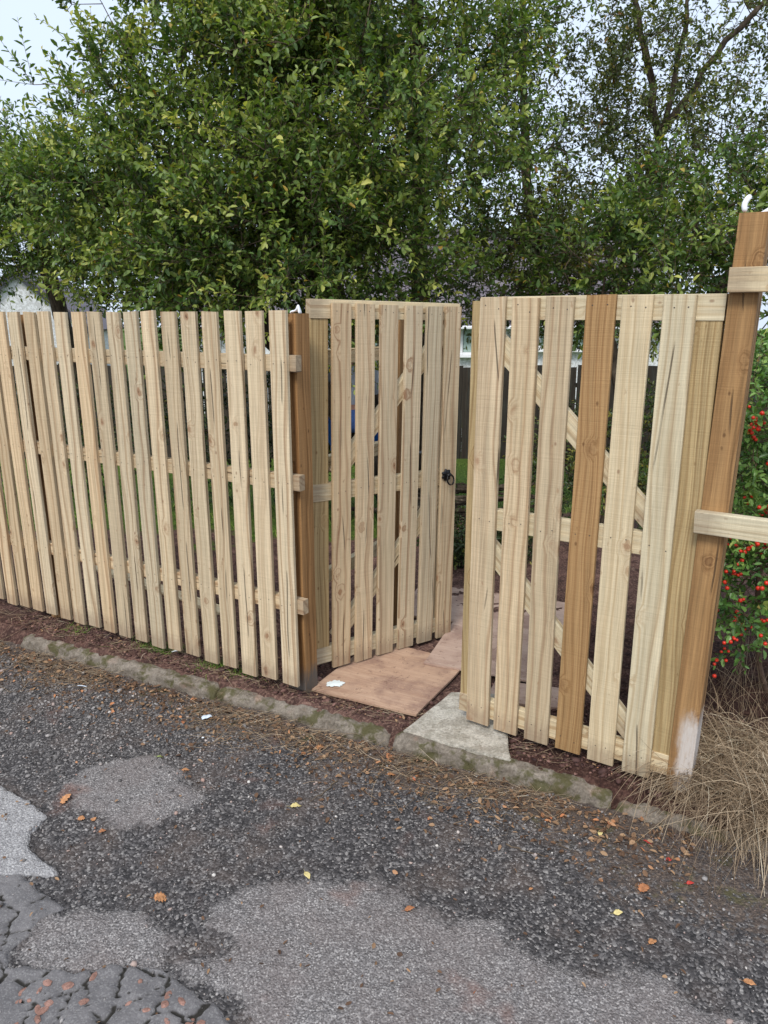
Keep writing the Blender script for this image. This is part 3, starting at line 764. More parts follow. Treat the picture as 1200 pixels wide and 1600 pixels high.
# big willow behind the fence
tree('willow_tree', 'large dense green willow filling the sky behind the left fence and open gate',
     [[(.42, 7.3, -.25), (.38, 7.3, .9), (.33, 7.25, 2.2), (.30, 7.2, 3.6), (.25, 7.1, 5.0)],
      [(.30, 7.2, -.25), (-.05, 7.0, .9), (-.45, 6.8, 1.9), (-.9, 6.6, 3.0), (-1.3, 6.5, 4.2)],
      [(.22, 7.1, -.25), (-.4, 6.7, .9), (-1.0, 6.3, 1.7), (-1.6, 6.1, 2.6)]],
     [(-1.15, 6.2, 3.05, 1.40, 1.45, 1.70, 4.7), (-.2, 6.2, 3.2, 1.3, 1.5, 1.9, 4.0), (-.85, 6.3, 4.3, 1.0, 1.4, 1.3, 1.5), (.15, 6.6, 4.6, 1.6, 1.6, 1.3, 1.6), (-.75, 5.5, 2.05, 1.25, .7, .75, 1.8), (.55, 6.9, 3.1, .75, 1.1, 1.0, .8), (-2.0, 6.3, 2.65, .75, 1.0, .8, 1.2)],
     2000, 5, 14, .053, LEAF, 21, trunk_r=.115, keep=in_front, group=None, hole=.43, width=.50)
# lower tree to its left
tree('willow_tree', 'lower green willow at the left edge with sky showing above it',
     [[(-3.3, 8.2, -.4), (-3.35, 8.1, 1.0), (-3.5, 8.0, 2.2), (-3.6, 7.9, 3.2)]],
     [(-3.7, 7.6, 2.75, .9, 1.1, .70, 2.2), (-2.75, 7.2, 2.6, .8, .9, .65, 1.6), (-4.6, 7.6, 2.85, 1.1, 1.2, .8, 1.6)],
     520, 5, 13, .053, LEAF, 33, trunk_r=.08, keep=in_front, hole=.40, up=.6)
# thinner tree on the right, its forked stems against the sky
tree('willow_tree', 'thin crowned tree with forked bare stems behind the closed right gate',
     [[(2.35, 8.4, -.35), (2.42, 8.4, .8), (2.55, 8.4, 1.9), (2.78, 8.4, 3.0), (2.95, 8.4, 3.9), (3.05, 8.4, 4.6), (3.1, 8.4, 6.0)],
      [(2.90, 8.4, 3.6), (3.35, 8.45, 4.3), (3.9, 8.5, 4.9), (4.6, 8.5, 5.5)],
      [(2.90, 8.4, 3.5), (2.72, 8.4, 4.2), (2.45, 8.4, 5.0), (2.3, 8.4, 6.0)],
      [(2.3, 8.35, -.35), (1.95, 8.2, .8), (1.75, 8.1, 1.9), (1.45, 8.0, 3.0), (1.35, 8.0, 4.2), (1.3, 8, 5.4)]],
     [(2.0, 8.3, 3.5, 1.5, 1.2, 1.6, 3.2), (3.4, 8.4, 4.6, 1.6, 1.2, 1.6, 2.6), (1.7, 8.2, 5.0, 1.4, 1.2, 1.2, 1.7), (2.3, 7.9, 2.2, 1.5, 1.0, .9, 2.6), (3.6, 7.9, 2.6, 1.3, 1.0, 1.0, 2.2), (1.25, 7.6, 2.35, .9, .8, .75, 1.7), (3.0, 8.3, 4.0, 1.2, 1.0, 1.0, 1.2)],
     1250, 4, 12, .050, LEAF_R, 45, trunk_r=.07, hole=.40, width=.52)
# leafy branches of a bush behind the right post
tree('leafy_bush', 'tall bushy green shrub above and behind the closed right gate',
     [[(2.3, 5.9, -.05), (2.3, 5.9, .8), (2.45, 5.8, 1.6), (2.6, 5.7, 2.2)], [(2.25, 5.95, -.05), (1.9, 6.0, 1.2), (1.7, 6.0, 2.0)]],
     [(2.35, 5.9, 2.25, .85, .7, .65, 2.2), (1.65, 6.2, 2.1, .6, .6, .5, 1.0), (3.0, 5.6, 2.1, .7, .6, .9, 1.2)],
     230, 4, 12, .062, LEAF, 57, trunk_r=.05, cat='shrub', tint=(.36, .2))
# berry shrub beside the right post
bs, arr, tips, s0, s1, rb = tree('berry_shrub', 'glossy green shrub with red berries behind the rails at the right edge',
     [[(1.92, 3.25, -.02), (1.9, 3.25, .5), (1.88, 3.2, 1.1), (1.95, 3.2, 1.5)], [(1.96, 3.3, -.02), (2.15, 3.3, .7), (2.2, 3.35, 1.3)], [(1.86, 3.2, -.02), (1.7, 3.1, .45), (1.66, 3.1, .8)]],
     [(1.95, 3.35, 1.30, .48, .42, .36, 2.2), (1.9, 3.25, .75, .46, .40, .35, 2.0), (2.4, 3.3, 1.0, .4, .4, .6, .7), (1.56, 2.95, .62, .24, .22, .36, 1.1), (1.62, 3.0, 1.25, .2, .22, .4, .9)],
     420, 4, 9, .036, LEAF_S, 61, r_twig=.0016, trunk_r=.016, cat='shrub', width=.52, shoot_len=(.09, .2), up=.2, tint=(.45, .2), bark=plain('shrub_bark', srgb(104, 84, 70), .9, .3, 40))
BERRY = plain('red_berry', srgb(206, 48, 26), .3, .25, 30, 0, .5)
bm = bmesh.new(); bmesh.ops.create_icosphere(bm, subdivisions=1, radius=.0085); berry_me = bm_mesh('berry', bm, True); berry_me.materials.append(BERRY)
vis_ = 600 + F_PX * s1[:, 0] / (s1[:, 1] * math.cos(PITCH) + (H - s1[:, 2]) * math.sin(PITCH)); near = np.where((vis_ > 1095) & (vis_ < 1260) & (s1[:, 2] > .25) & (s1[:, 2] < 1.5) & (s1[:, 1] < 3.12))[0]
clus = rb.choice(near, min(72, len(near)), replace=False); nb_ = 0
b0 = np.array(bs.location)
for c in clus:
    for k in range(int(rb.integers(2, 6))):
        if nb_ >= 230: break
        p = s0[c] + (s1[c] - s0[c]) * rb.uniform(.5, 1.05) + rb.normal(0, .012, 3) + np.array((-.016, -.040, 0))
        o = bpy.data.objects.new('berry', berry_me); COL.objects.link(o); o.parent = bs; o.location = p - b0
        o.scale = [rb.uniform(.8, 1.25)] * 3; nb_ += 1
# low dark bushes in the garden
tree('dark_bush', 'low dark green bush between the two gates behind the boards',
     [[(.72, 5.2, -.02), (.7, 5.2, .12), (.72, 5.2, .24)]], [(.72, 5.2, .10, .42, .32, .15, 1)], 150, 4, 10, .036, LEAF_D, 71, r_twig=.0016, trunk_r=.012, cat='shrub', shoot_len=(.08, .2))
tree('dark_bush', 'straggly bush with yellowing leaves seen through the closed right gate',
     [[(1.75, 5.6, -.03), (1.75, 5.6, .5), (1.7, 5.6, .9)]], [(1.45, 5.6, .62, .5, .4, .48, 1.2), (2.15, 5.5, .7, .5, .4, .55, 1.2)], 240, 4, 10, .036, LEAF_D, 75, r_twig=.0018, trunk_r=.016, cat='shrub', shoot_len=(.08, .22), tint=(.58, .3))
tree('dark_bush', 'dark bush under the willow behind the pickets of the left fence',
     [[(-1.9, 7.4, -.25), (-1.9, 7.4, .4), (-1.9, 7.4, .9)]], [(-1.9, 7.4, .6, 1.1, .6, .75, 1), (-.7, 7.8, .55, .9, .6, .7, .9), (-3.3, 7.6, .6, .9, .6, .7, .8)], 330, 4, 11, .05, LEAF_D, 79, trunk_r=.03, cat='shrub', shoot_len=(.12, .28))

def strands(name, roots, dirs, lengths, rad, bend, tint, mat, seed, seg=5, grav=.6, label=None, cat=None, parent=None):
    """thin three-sided curved blades as one mass"""
    r = np.random.default_rng(seed); n = len(roots)
    t = np.linspace(0, 1, seg + 1)
    side = np.cross(dirs, rand_dirs(r, n)); side /= np.linalg.norm(side, axis=1, keepdims=True) + 1e-9
    P = roots[:, None] + dirs[:, None] * (lengths[:, None] * t[None])[..., None] + side[:, None] * (bend[:, None] * lengths[:, None] * (t ** 2)[None])[..., None]
    P[..., 2] -= (grav * lengths[:, None] * (t ** 2)[None] * .5)
    w = (rad[:, None] * (1 - .75 * t)[None])[..., None]
    T = np.gradient(P, axis=1); T /= np.linalg.norm(T, axis=2, keepdims=True) + 1e-9
    A = np.cross(T, np.array((.3, .2, 1.))); A /= np.linalg.norm(A, axis=2, keepdims=True) + 1e-9; B = np.cross(T, A)
    ring = np.stack([P + A * w, P - A * w * .5 + B * w * .8, P - A * w * .5 - B * w * .8], 2)
    V = ring.reshape(-1, 3); s_ = seg + 1
    i = (np.arange(n)[:, None, None] * s_ + np.arange(seg)[None, :, None]) * 3
    k = np.arange(3)[None, None]; k2 = (k + 1) % 3
    F = np.stack([i + k, i + k2, i + 3 + k2, i + 3 + k], -1).reshape(-1, 4)
    o = link(name, np_mesh(name, V, F, dict(tint=np.repeat(tint, s_ * 3)), True), mat, parent)
    return tag(o, label, cat, kind='stuff')

# dead grass tussock, right corner, lying over the kerb
r = np.random.default_rng(91); n = 4600
cu = np.array([unp(1130, 1175, 0), unp(1190, 1190, 0), unp(1075, 1192, 0), unp(1250, 1230, 0), unp(1200, 1240, 0), unp(1140, 1225, 0), unp(1100, 1225, 0), unp(1290, 1300, -.03), unp(1190, 1285, -.03)])
k = r.integers(0, len(cu), n); root = cu[k] + r.normal(0, (.085, .06, .0), (n, 3)); root[:, 2] = -.02 + r.uniform(0, .10, n)
d = r.normal(0, .50, (n, 3)) + np.array((-.42, -.46, .46)); d[:, 2] = np.abs(d[:, 2]) + .08; d /= np.linalg.norm(d, axis=1, keepdims=True)
ln = r.uniform(.12, .38, n)
strands('dead_grass', root, d, ln, r.uniform(.0007, .0022, n), r.normal(0, .45, n), np.clip(r.normal(.45, .27, n), 0, 1), STRAW, 92, 7, 1.25, 'heap of long pale dead grass spilling over the kerb at the right post', 'grass')
# standing dead stems at the back of it
n = 420; root = np.stack([r.uniform(1.35, 2.5, n), r.uniform(2.65, 3.3, n), np.full(n, -.03)], -1)
d = r.normal(0, .3, (n, 3)) + np.array((0, 0, 1.)); d /= np.linalg.norm(d, axis=1, keepdims=True)
strands('dead_grass', root, d, r.uniform(.15, .55, n), r.uniform(.0007, .0014, n), r.normal(0, .3, n), np.clip(r.normal(.4, .22, n), 0, 1), STRAW, 93, 5, .3, 'thin standing dead grass stems under the berry shrub', 'grass')
# straw swept along the road side of the kerb and on the soil
n = 3000; u = r.uniform(-2.0, 1.5, n); dens = fbm(u, 0 * u, 2.6, 5, 2); v = -.095 - np.abs(r.normal(0, .11, n)) * (.5 + dens)
back = r.uniform(0, 1, n) < .22; v[back] = r.uniform(.01, .22, back.sum())
keepm = (dens > .36) | back; u, v = u[keepm], v[keepm]; n = len(u)
x, y = xy_of(u, v); f = road_fields(x, y); z = np.where(v < 0, f['z'], soil_z(x, y)) + r.uniform(.003, .02, n)
d = r.normal(0, 1, (n, 3)); d[:, 2] = r.uniform(-.02, .22, n); d[:, 0] += .5 * np.sign(d[:, 0]); d /= np.linalg.norm(d, axis=1, keepdims=True)
strands('straw', np.stack([x, y, z], -1), d, r.uniform(.03, .15, n), r.uniform(.0006, .0014, n), r.normal(0, .4, n), np.clip(r.normal(.36, .25, n), 0, 1), STRAW, 94, 4, .28, 'dry straw and dead grass scattered along the kerb', 'straw')
# green grass: tufts at the foot of the fence, and the lawn beyond
roots = []
for (px, py, nn, sp) in ((238, 1014, 130, .05), (262, 1018, 110, .045), (350, 1047, 110, .05), (385, 1058, 60, .04), (120, 988, 40, .06), (330, 1040, 40, .05)):
    c = unp(px, py, 0); roots.append(c + r.normal(0, (sp, sp * .5, 0), (nn, 3)))
root = np.concatenate(roots); n = len(root); root[:, 2] = soil_z(root[:, 0], root[:, 1])
d = r.normal(0, .5, (n, 3)) + np.array((0, 0, .7)); d[:, 2] = np.abs(d[:, 2]); d /= np.linalg.norm(d, axis=1, keepdims=True)
strands('grass', root, d, r.uniform(.03, .09, n), r.uniform(.0009, .0017, n), r.normal(0, .3, n), r.uniform(.2, 1, n), GRASS, 95, 4, .5, 'short green grass tufts at the foot of the left fence', 'grass')
n = 22000; x = r.uniform(-7, 5, n); y = r.uniform(4.6, 13.0, n); _, at = f_soil(x, y); q = (at['lawn'] > .5); x, y = x[q], y[q]; n = len(x)
d = r.normal(0, .45, (n, 3)) + np.array((0, 0, .9)); d[:, 2] = np.abs(d[:, 2]); d /= np.linalg.norm(d, axis=1, keepdims=True)
strands('lawn_grass', np.stack([x, y, soil_z(x, y) - .005], -1), d, r.uniform(.05, .14, n), r.uniform(.003, .006, n), r.normal(0, .3, n), r.uniform(0, 1, n), GRASS, 96, 2, .4, 'rough green lawn seen between the pickets', 'grass')

# ------------------------------------------------------------------ loose gravel, soil crumbs, leaf litter
bm = bmesh.new(); bmesh.ops.create_icosphere(bm, subdivisions=1, radius=1.0)
IV = np.array([v.co[:] for v in bm.verts]); IF = np.array([[v.index for v in f.verts] for f in bm.faces]); bm.free()
def pebbles(name, pts, size, tint, mat, seed, label, cat, flat=.65):
    r = np.random.default_rng(seed); n = len(pts)
    sc = size[:, None] * r.uniform(.7, 1.3, (n, 3)); sc[:, 2] *= flat
    V = IV[None] * (1 + r.normal(0, .16, (n, len(IV), 1))) * sc[:, None]
    a = r.uniform(0, 6.28, n); ca, sa = np.cos(a)[:, None], np.sin(a)[:, None]
    tl = r.normal(0, .3, (n, 1))
    X, Y, Z = V[..., 0], V[..., 1], V[..., 2]; Z = Z + X * tl
    V = np.stack([X * ca - Y * sa, X * sa + Y * ca, Z], -1) + pts[:, None]
    F = (IF[None] + (np.arange(n) * len(IV))[:, None, None]).reshape(-1, 3)
    return tag(link(name, np_mesh(name, V.reshape(-1, 3), F, dict(tint=np.repeat(tint, len(IV)))), mat), label, cat, kind='stuff')
r = np.random.default_rng(101)
n = 46000; u = r.uniform(-1.7, 2.4, n); v = r.uniform(-2.1, -.07, n); x, y = xy_of(u, v); f = road_fields(x, y)
dens = (1 - f['patch']) * (1 - f['light']) * (1 - f['slab'])
cl = smooth(.35, .7, fbm(x, y, 3.2, 111, 3)); band = smooth(-.95, -.65, v) * smooth(-.08, -.25, v) * smooth(.45, -.1, u)
prob = dens * (.22 + .45 * cl + .55 * band) + .05
q = r.uniform(0, 1, n) < prob
x, y, z, band = x[q], y[q], f['z'][q], band[q]; n = len(x)
size = np.clip(np.exp(r.normal(math.log(.0024), .50, n)), .0012, .0095) * (1 + .35 * band)
pebbles('loose_gravel', np.stack([x, y, z + size * .35], -1), size, np.clip(np.where(r.uniform(0, 1, n) < .05, r.uniform(.85, 1, n), r.normal(.42, .2, n)), 0, 1), STONE, 102, 'loose grey gravel chips scattered over the worn road', 'gravel')
n = 9000; u = r.uniform(-1.8, 2.2, n); v = np.abs(r.normal(0, .35, n)) + .005; x, y = xy_of(u, v)
size = np.clip(np.exp(r.normal(math.log(.0045), .5, n)), .002, .02)
pebbles('soil_crumbs', np.stack([x, y, soil_z(x, y) + size * .25], -1), size, np.clip(r.normal(.4, .25, n), 0, 1), CRUMB, 103, 'reddish brown soil crumbs and clods behind the kerb', 'soil')
def flakes(name, n, uvfun, lo, hi, seed, label):
    r = np.random.default_rng(seed); u, v = uvfun(r, n); x, y = xy_of(u, v); f = road_fields(x, y)
    z = np.where(v < -.09, f['z'], soil_z(x, y)) + r.uniform(.004, .014, n)
    a = r.uniform(0, 6.28, n); ax = np.stack([np.cos(a), np.sin(a), r.normal(0, .25, n)], -1)
    nr = np.array((0, 0, 1.)) + r.normal(0, .4, (n, 3)); ln = r.uniform(lo, hi, n)
    V, F, T = leaf_blades(np.stack([x, y, z], -1), ax, nr, ln, ln * r.uniform(.3, .7, n), np.clip(r.beta(2, 2.4, n), 0, 1))
    return tag(link(name, np_mesh(name, V, F, dict(tint=T)), FLAKE), label, 'leaf litter', kind='stuff')
def along(r, n): return r.uniform(-1.7, 2.0, n), -.10 - np.abs(r.normal(0, .16, n))
flakes('leaf_litter', 2600, along, .008, .03, 104, 'small brown dead leaf fragments along the road side of the kerb')
flakes('leaf_litter', 260, lambda r, n: (r.uniform(-1.2, 2.0, n), r.uniform(-1.6, -.3, n)), .008, .022, 105, 'tiny leaf scraps strewn over the road gravel')
flakes('leaf_litter', 350, lambda r, n: (r.uniform(-1.8, 2.0, n), np.abs(r.normal(0, .22, n)) + .01), .008, .026, 106, 'small brown leaf scraps on the soil under the fence')

# single fallen leaves that can be picked out
def leaf_outline(kind, r):
    if kind == 'oak':
        a = np.linspace(0, 1, 15); w = .20 + .24 * np.sin(math.pi * np.clip(a * 1.05, 0, 1)) ** .8 + .10 * np.sin(a * 26)
        w[0] = .02; w[-1] = .05
    else:
        a = np.linspace(0, 1, 9); w = .30 * np.sin(math.pi * a ** .8) ** .9; w[0] = .01; w[-1] = .01
    return a, w * r.uniform(.85, 1.1)
def fallen_leaf(px, py, size, ang, kind, col, label, seed):
    r = np.random.default_rng(seed); a, w = leaf_outline(kind, r)
    bm = bmesh.new(); rows = []
    for ai, wi in zip(a, w):
        cz = .16 * math.sin(ai * 3.1 + r.uniform(-.3, .3)); row = []
        for s_ in (-1, -.5, 0, .5, 1):
            row.append(bm.verts.new(((ai - .5) + r.normal(0, .012), s_ * wi * r.uniform(.9, 1.1), cz * .5 + .10 * abs(s_) ** 1.6 * wi * 2 + r.normal(0, .03))))
        rows.append(row)
    for i in range(len(rows) - 1):
        for j in range(4): bm.faces.new((rows[i][j], rows[i + 1][j], rows[i + 1][j + 1], rows[i][j + 1]))
    # stalk
    s_ = [bm.verts.new(p) for p in ((-.5, -.012, 0), (-.5, .012, 0), (-.82, .03, .05), (-.82, .018, .05))]; bm.faces.new(s_)
    bmesh.ops.scale(bm, vec=(size, size, size), verts=bm.verts[:])
    p = unp(px, py, RZ); f = road_fields(np.array([p[0]]), np.array([p[1]])); u, v = uv_of(p[0], p[1])
    z = float(f['z'][0]) + .006 if v < -.08 else .01
    o = link('fallen_leaf', bm_mesh('fallen_leaf', bm, True), col, None, (p[0], p[1], z), (r.normal(0, .15), r.normal(0, .15), ang))
    so_ = o.modifiers.new('thickness', 'SOLIDIFY'); so_.thickness = .0006
    return tag(o, label, 'leaf')
L_OR = plain('orange_leaf', srgb(182, 130, 88), .7, .3, 60); L_YE = plain('yellow_leaf', srgb(206, 190, 130), .7, .2, 60)
L_GR = plain('green_leaf', srgb(150, 164, 96), .6, .2, 60); L_RE = plain('red_leaf', srgb(190, 62, 54), .6, .25, 60); L_BR = plain('brown_leaf', srgb(164, 110, 74), .8, .3, 60)
for i, a in enumerate([
    (104, 1248, .048, 1.2, 'oak', L_OR, 'crumpled orange leaf beside the round worn patch on the left'),
    (127, 1278, .026, .3, 'oak', L_OR, 'small torn orange leaf left of the dark hollow in the road'),
    (146, 1278, .024, 2.0, 'oak', L_OR, 'small curled orange leaf below the round worn patch'),
    (160, 1297, .026, .8, 'oak', L_BR, 'small brown leaf lying in the dark gravel hollow'),
    (250, 1398, .044, .5, 'oak', L_OR, 'bright orange leaf above the big light asphalt patch'),
    (290, 1205, .032, 0.1, 'oval', L_OR, 'orange leaf on the upper right of the round worn patch'),
    (250, 1185, .030, .2, 'oval', L_GR, 'pale green leaf at the top of the round worn patch'),
    (500, 1170, .044, .6, 'oak', L_OR, 'orange oak leaf among the straw below the open gate'),
    (612, 1212, .036, .3, 'oak', L_OR, 'orange brown leaf on moss in front of the concrete slab'),
    (608, 1185, .034, 1.3, 'oak', L_BR, 'upright brown leaf against the kerb joint'),
    (462, 1256, .044, .2, 'oval', L_YE, 'pale yellow leaf beside a dark twig on the gravel'),
    (938, 1303, .032, 1.2, 'oval', L_YE, 'curled pale yellow leaf in front of the kerb end'),
    (966, 1424, .030, .0, 'oval', L_YE, 'narrow yellow leaf on the gravel at the lower right'),
    (1006, 1390, .042, .7, 'oak', L_BR, 'torn brown leaf on the gravel left of the dead grass'),
    (1020, 1470, .026, .4, 'oak', L_OR, 'small orange leaf on the gravel above the right corner'),
    (1172, 1530, .034, -.5, 'oval', L_OR, 'orange leaf in the lower right corner of the road'),
    (1010, 1318, .026, 2.4, 'oval', L_RE, 'small red leaf under the fringe of dead grass'),
    (1045, 1346, .024, .4, 'oval', L_RE, 'red leaf in front of the dead grass heap'),
    (1078, 1382, .026, .1, 'oval', L_RE, 'red leaf right of the torn brown leaf'),
    (640, 1418, .034, .2, 'oval', L_BR, 'brown curled leaf on the big light asphalt patch'),
    (830, 1385, .016, .4, 'oval', L_OR, 'tiny orange leaf on dark gravel in the middle of the road'),
    (480, 1365, .036, -1.0, 'oval', L_YE, 'thin pale curled leaf at the top edge of the big light patch')]):
    fallen_leaf(*a, 400 + i)

# red stones set in the broken plates of old asphalt
RED = concrete_mat('red_stone_chip', srgb(158, 122, 110), .0, .3)
bm = bmesh.new(); bmesh.ops.create_icosphere(bm, subdivisions=2, radius=1.0)
for v_ in bm.verts: v_.co *= 1 + random.gauss(0, .10)
chip = bm_mesh('stone_chip', bm); chip.materials.append(RED)
spots = [(72, 1525), (145, 1516), (105, 1530), (27, 1550), (44, 1552), (75, 1558), (98, 1543), (136, 1544), (57, 1566), (97, 1561), (130, 1556), (218, 1525), (200, 1559), (262, 1545), (257, 1561), (283, 1557), (228, 1570), (260, 1588), (294, 1588), (57, 1584), (75, 1597), (160, 1597), (95, 1596), (240, 1597), (300, 1598), (65, 1570), (33, 1536), (60, 1537), (313, 1592), (20, 1595)]
rr = random.Random(5)
for (px, py) in spots:
    p = unp(px, py, RZ + .02); z = float(road_fields(np.array([p[0]]), np.array([p[1]]))['z'][0])
    o = bpy.data.objects.new('stone_chip', chip); COL.objects.link(o); o.parent = road
    k_ = rr.uniform(.0085, .015); o.location = (p[0], p[1], z + .0005); o.scale = (k_ * rr.uniform(.8, 1.3), k_ * rr.uniform(.6, .9), .0032); o.rotation_euler = (0, 0, rr.uniform(0, 3))

# twigs on the road
def twig(pts, rad, label):
    P = []
    for (px, py) in pts:
        p = unp(px, py, RZ); p[2] = float(road_fields(np.array([p[0]]), np.array([p[1]]))['z'][0]) + .006; P.append(p)
    P = np.array(P); t = np.linspace(0, len(P) - 1, 12); P = np.stack([np.interp(t, np.arange(len(P)), P[:, k]) for k in range(3)], -1) + np.random.default_rng(3).normal(0, .0025, (12, 3))
    V, F = tube_mesh([(P, np.linspace(rad, rad * .4, 12))], 6); return tag(link('twig', np_mesh('twig', V, F, None, True), TWIG), label, 'twig')
twig([(526, 1217), (505, 1236), (483, 1252)], .003, 'dark twig on the gravel beside the pale yellow leaf')
twig([(788, 1318), (825, 1330), (858, 1340)], .0026, 'long thin twig on the gravel below the kerb end')
twig([(862, 1310), (880, 1322), (898, 1335)], .0022, 'short thin twig near the curled yellow leaf')
twig([(1107, 1370), (1109, 1405), (1108, 1438)], .0014, 'pale upright straw stalk lying at the gravel edge on the right')

# ------------------------------------------------------------------ boards and slab in the gateway, scraps
def slab_obj(name, poly, z0, th, mat, label, cat, tilt=(0, 0, 0), bev=.004, seed=0):
    c = np.mean(np.array(poly)[:, :2], axis=0); bm = bmesh.new()
    a = math.atan2(poly[1][1] - poly[0][1], poly[1][0] - poly[0][0]); ca, sa = math.cos(-a), math.sin(-a)
    P = [((x - c[0]) * ca - (y - c[1]) * sa, (x - c[0]) * sa + (y - c[1]) * ca) for x, y in [q[:2] for q in poly]]
    vs = [bm.verts.new((x, y, 0)) for x, y in P]; f = bm.faces.new(vs)
    if f.normal.z < 0: f.normal_flip()
    bm.normal_update()
    if f.normal.z > 0: f.normal_flip()
    e = bmesh.ops.extrude_face_region(bm, geom=[f]); bmesh.ops.translate(bm, vec=(0, 0, th), verts=[v for v in e['geom'] if isinstance(v, bmesh.types.BMVert)])
    bmesh.ops.bevel(bm, geom=bm.edges[:], offset=bev, segments=2, affect='EDGES')
    bmesh.ops.recalc_face_normals(bm, faces=bm.faces[:])
    bmesh.ops.subdivide_edges(bm, edges=[e_ for e_ in bm.edges if e_.calc_length() > .1], cuts=6, use_grid_fill=True)
    r = np.random.default_rng(seed)
    for v in bm.verts:
        nz = (fbm(np.array([v.co.x]), np.array([v.co.y]), 9, seed, 2)[0] - .5); v.co.z += nz * .006
        v.co.x += (fbm(np.array([v.co.y]), np.array([v.co.x]), 14, seed + 3, 3)[0] - .5) * .008; v.co.y += (fbm(np.array([v.co.x]), np.array([v.co.y]), 14, seed + 5, 3)[0] - .5) * .008
    o = link(name, bm_mesh(name, bm), mat, None, (c[0], c[1], z0), (tilt[0], tilt[1], a)); return tag(o, label, cat)
PLY1 = ply_mat('wet_plywood', srgb(190, 160, 136), srgb(164, 132, 110)); PLY2 = ply_mat('dusty_plywood', srgb(186, 162, 146), srgb(168, 142, 128))
A, B, C = unp(485, 1075, .0), unp(650, 1117, .0), unp(716, 1050, .0); D = A + (C - B)
C2, D2 = C + (C - B) * .25, D + (D - A) * .35
board1 = slab_obj('plywood_board', [A, B, C2, D2], -.012, .012, PLY1, 'reddish plywood board with a white spill lying in the open gateway', 'board', (.004, -.006, 0), .001, 3)
E1, E2 = unp(662, 1036, .012), unp(826, 1064, .012); nv = np.array((E1[1] - E2[1], E2[0] - E1[0], 0)); nv /= np.linalg.norm(nv)
slab_obj('plywood_board', [E1, E2, E2 + nv * .62, E1 + nv * .62], .004, .010, PLY2, 'dusty pink plywood board overlapping the front board in the gateway', 'board', (0, .004, 0), .001, 5)
E3, E4 = E1 + nv * .60 - (E2 - E1) * .7, E2 + nv * .60 + (E2 - E1) * .2
slab_obj('plywood_board', [E3, E4, E4 + nv * .55, E3 + nv * .55], -.014, .014, PLY2, 'dusty plywood board at the far end of the path behind the gates', 'board', (0, 0, 0), .001, 6)
E5, E6 = unp(760, 1092, .0), unp(900, 1110, .0)
slab_obj('plywood_board', [E5, E6, E6 + nv * .20, E5 + nv * .20], -.014, .014, PLY2, 'small plywood offcut on the soil just behind the closed gate', 'board', (0, 0, 0), .001, 8)
S = [unp(630, 1143, .005), unp(798, 1190, .005), unp(792, 1150, .005), unp(800, 1085, .005), unp(704, 1082, .005)]
slab_obj('paving_slab', S, -.035, .045, M_SLAB, 'pale grey concrete paving slab between kerb and closed gate', 'slab', (0, 0, 0), .005, 11)
# white spill on the board
SPILL = plain('white_spill', (.74, .80, .78), .55, .06, 30)
r = np.random.default_rng(7); c = unp(523, 1068, .002); bm = bmesh.new()
nn = 40; cv = bm.verts.new((0, 0, .004)); ring = []
for k in range(nn):
    a = k * 2 * math.pi / nn; rad_ = .036 * (1 + .12 * math.sin(2 * a + 1) + .10 * math.sin(5 * a) + r.normal(0, .13))
    ring.append((bm.verts.new((rad_ * .6 * math.cos(a) * 1.2, rad_ * .6 * math.sin(a), .0035)), bm.verts.new((rad_ * 1.2 * math.cos(a), rad_ * math.sin(a), .0005))))
for k in range(nn):
    a_, b_ = ring[k], ring[(k + 1) % nn]; bm.faces.new((cv, a_[0], b_[0])); bm.faces.new((a_[0], a_[1], b_[1], b_[0]))
tag(link('white_spill', bm_mesh('white_spill', bm, True), SPILL, None, (c[0], c[1], .0015)), 'splash of white powder on the front plywood board', 'spill')

WHITE = plain('white_plastic', (.80, .82, .84), .35, .05, 30); BLUEW = plain('pale_blue_plastic', (.62, .70, .80), .4, .2, 40)
def scrap(name, loc, pts, th, mat, label, rot=(0, 0, 0), cat='scrap'):
    """a bent strip: pts are (x, z, half width)"""
    bm = bmesh.new(); rows = []
    for (x, z, w) in pts: rows.append([bm.verts.new((x, -w, z)), bm.verts.new((x, 0, z + w * .25)), bm.verts.new((x, w, z))])
    for i in range(len(rows) - 1):
        for j in range(2): bm.faces.new((rows[i][j], rows[i + 1][j], rows[i + 1][j + 1], rows[i][j + 1]))
    o = link(name, bm_mesh(name, bm, True), mat, None, loc, rot)
    m = o.modifiers.new('s', 'SOLIDIFY'); m.thickness = th; m2 = o.modifiers.new('b', 'SUBSURF'); m2.levels = 1; m2.render_levels = 1
    return tag(o, label, cat)
# curled white plastic on the tops of the two posts
def fl(x, y, ox=-.4488, oy=3.144, a=A_L): return (ox + x * math.cos(a) - y * math.sin(a), oy + x * math.sin(a) + y * math.cos(a))
q = fl(.03, .10); scrap('plastic_scrap', (q[0], q[1], 1.764), [(-.030, .0, .012), (-.028, .014, .012), (-.008, .012, .014), (.006, .020, .013), (.010, .046, .006), (.020, .016, .012), (.026, .0, .012)], .010, WHITE, 'torn white plastic scrap on top of the brown post by the open gate', (0, 0, A_L))
q = fl(bx0 + .064, .05, .4056, 2.849, -.5776)
scrap('plastic_scrap', (q[0] - .026, q[1], 2.058), [(-.012, .0, .016), (-.020, .022, .014), (-.014, .044, .010), (.0, .062, .003)], .018, WHITE, 'curled white plastic strip on the left of the tall right post top', (0, 0, -.45))
scrap('plastic_scrap', (q[0] + .030, q[1] - .01, 2.058), [(-.028, .0, .014), (-.004, .010, .014), (.020, .028, .010), (.036, .056, .004)], .016, WHITE, 'curled white plastic strip on the right of the tall right post top', (0, 0, -.45))
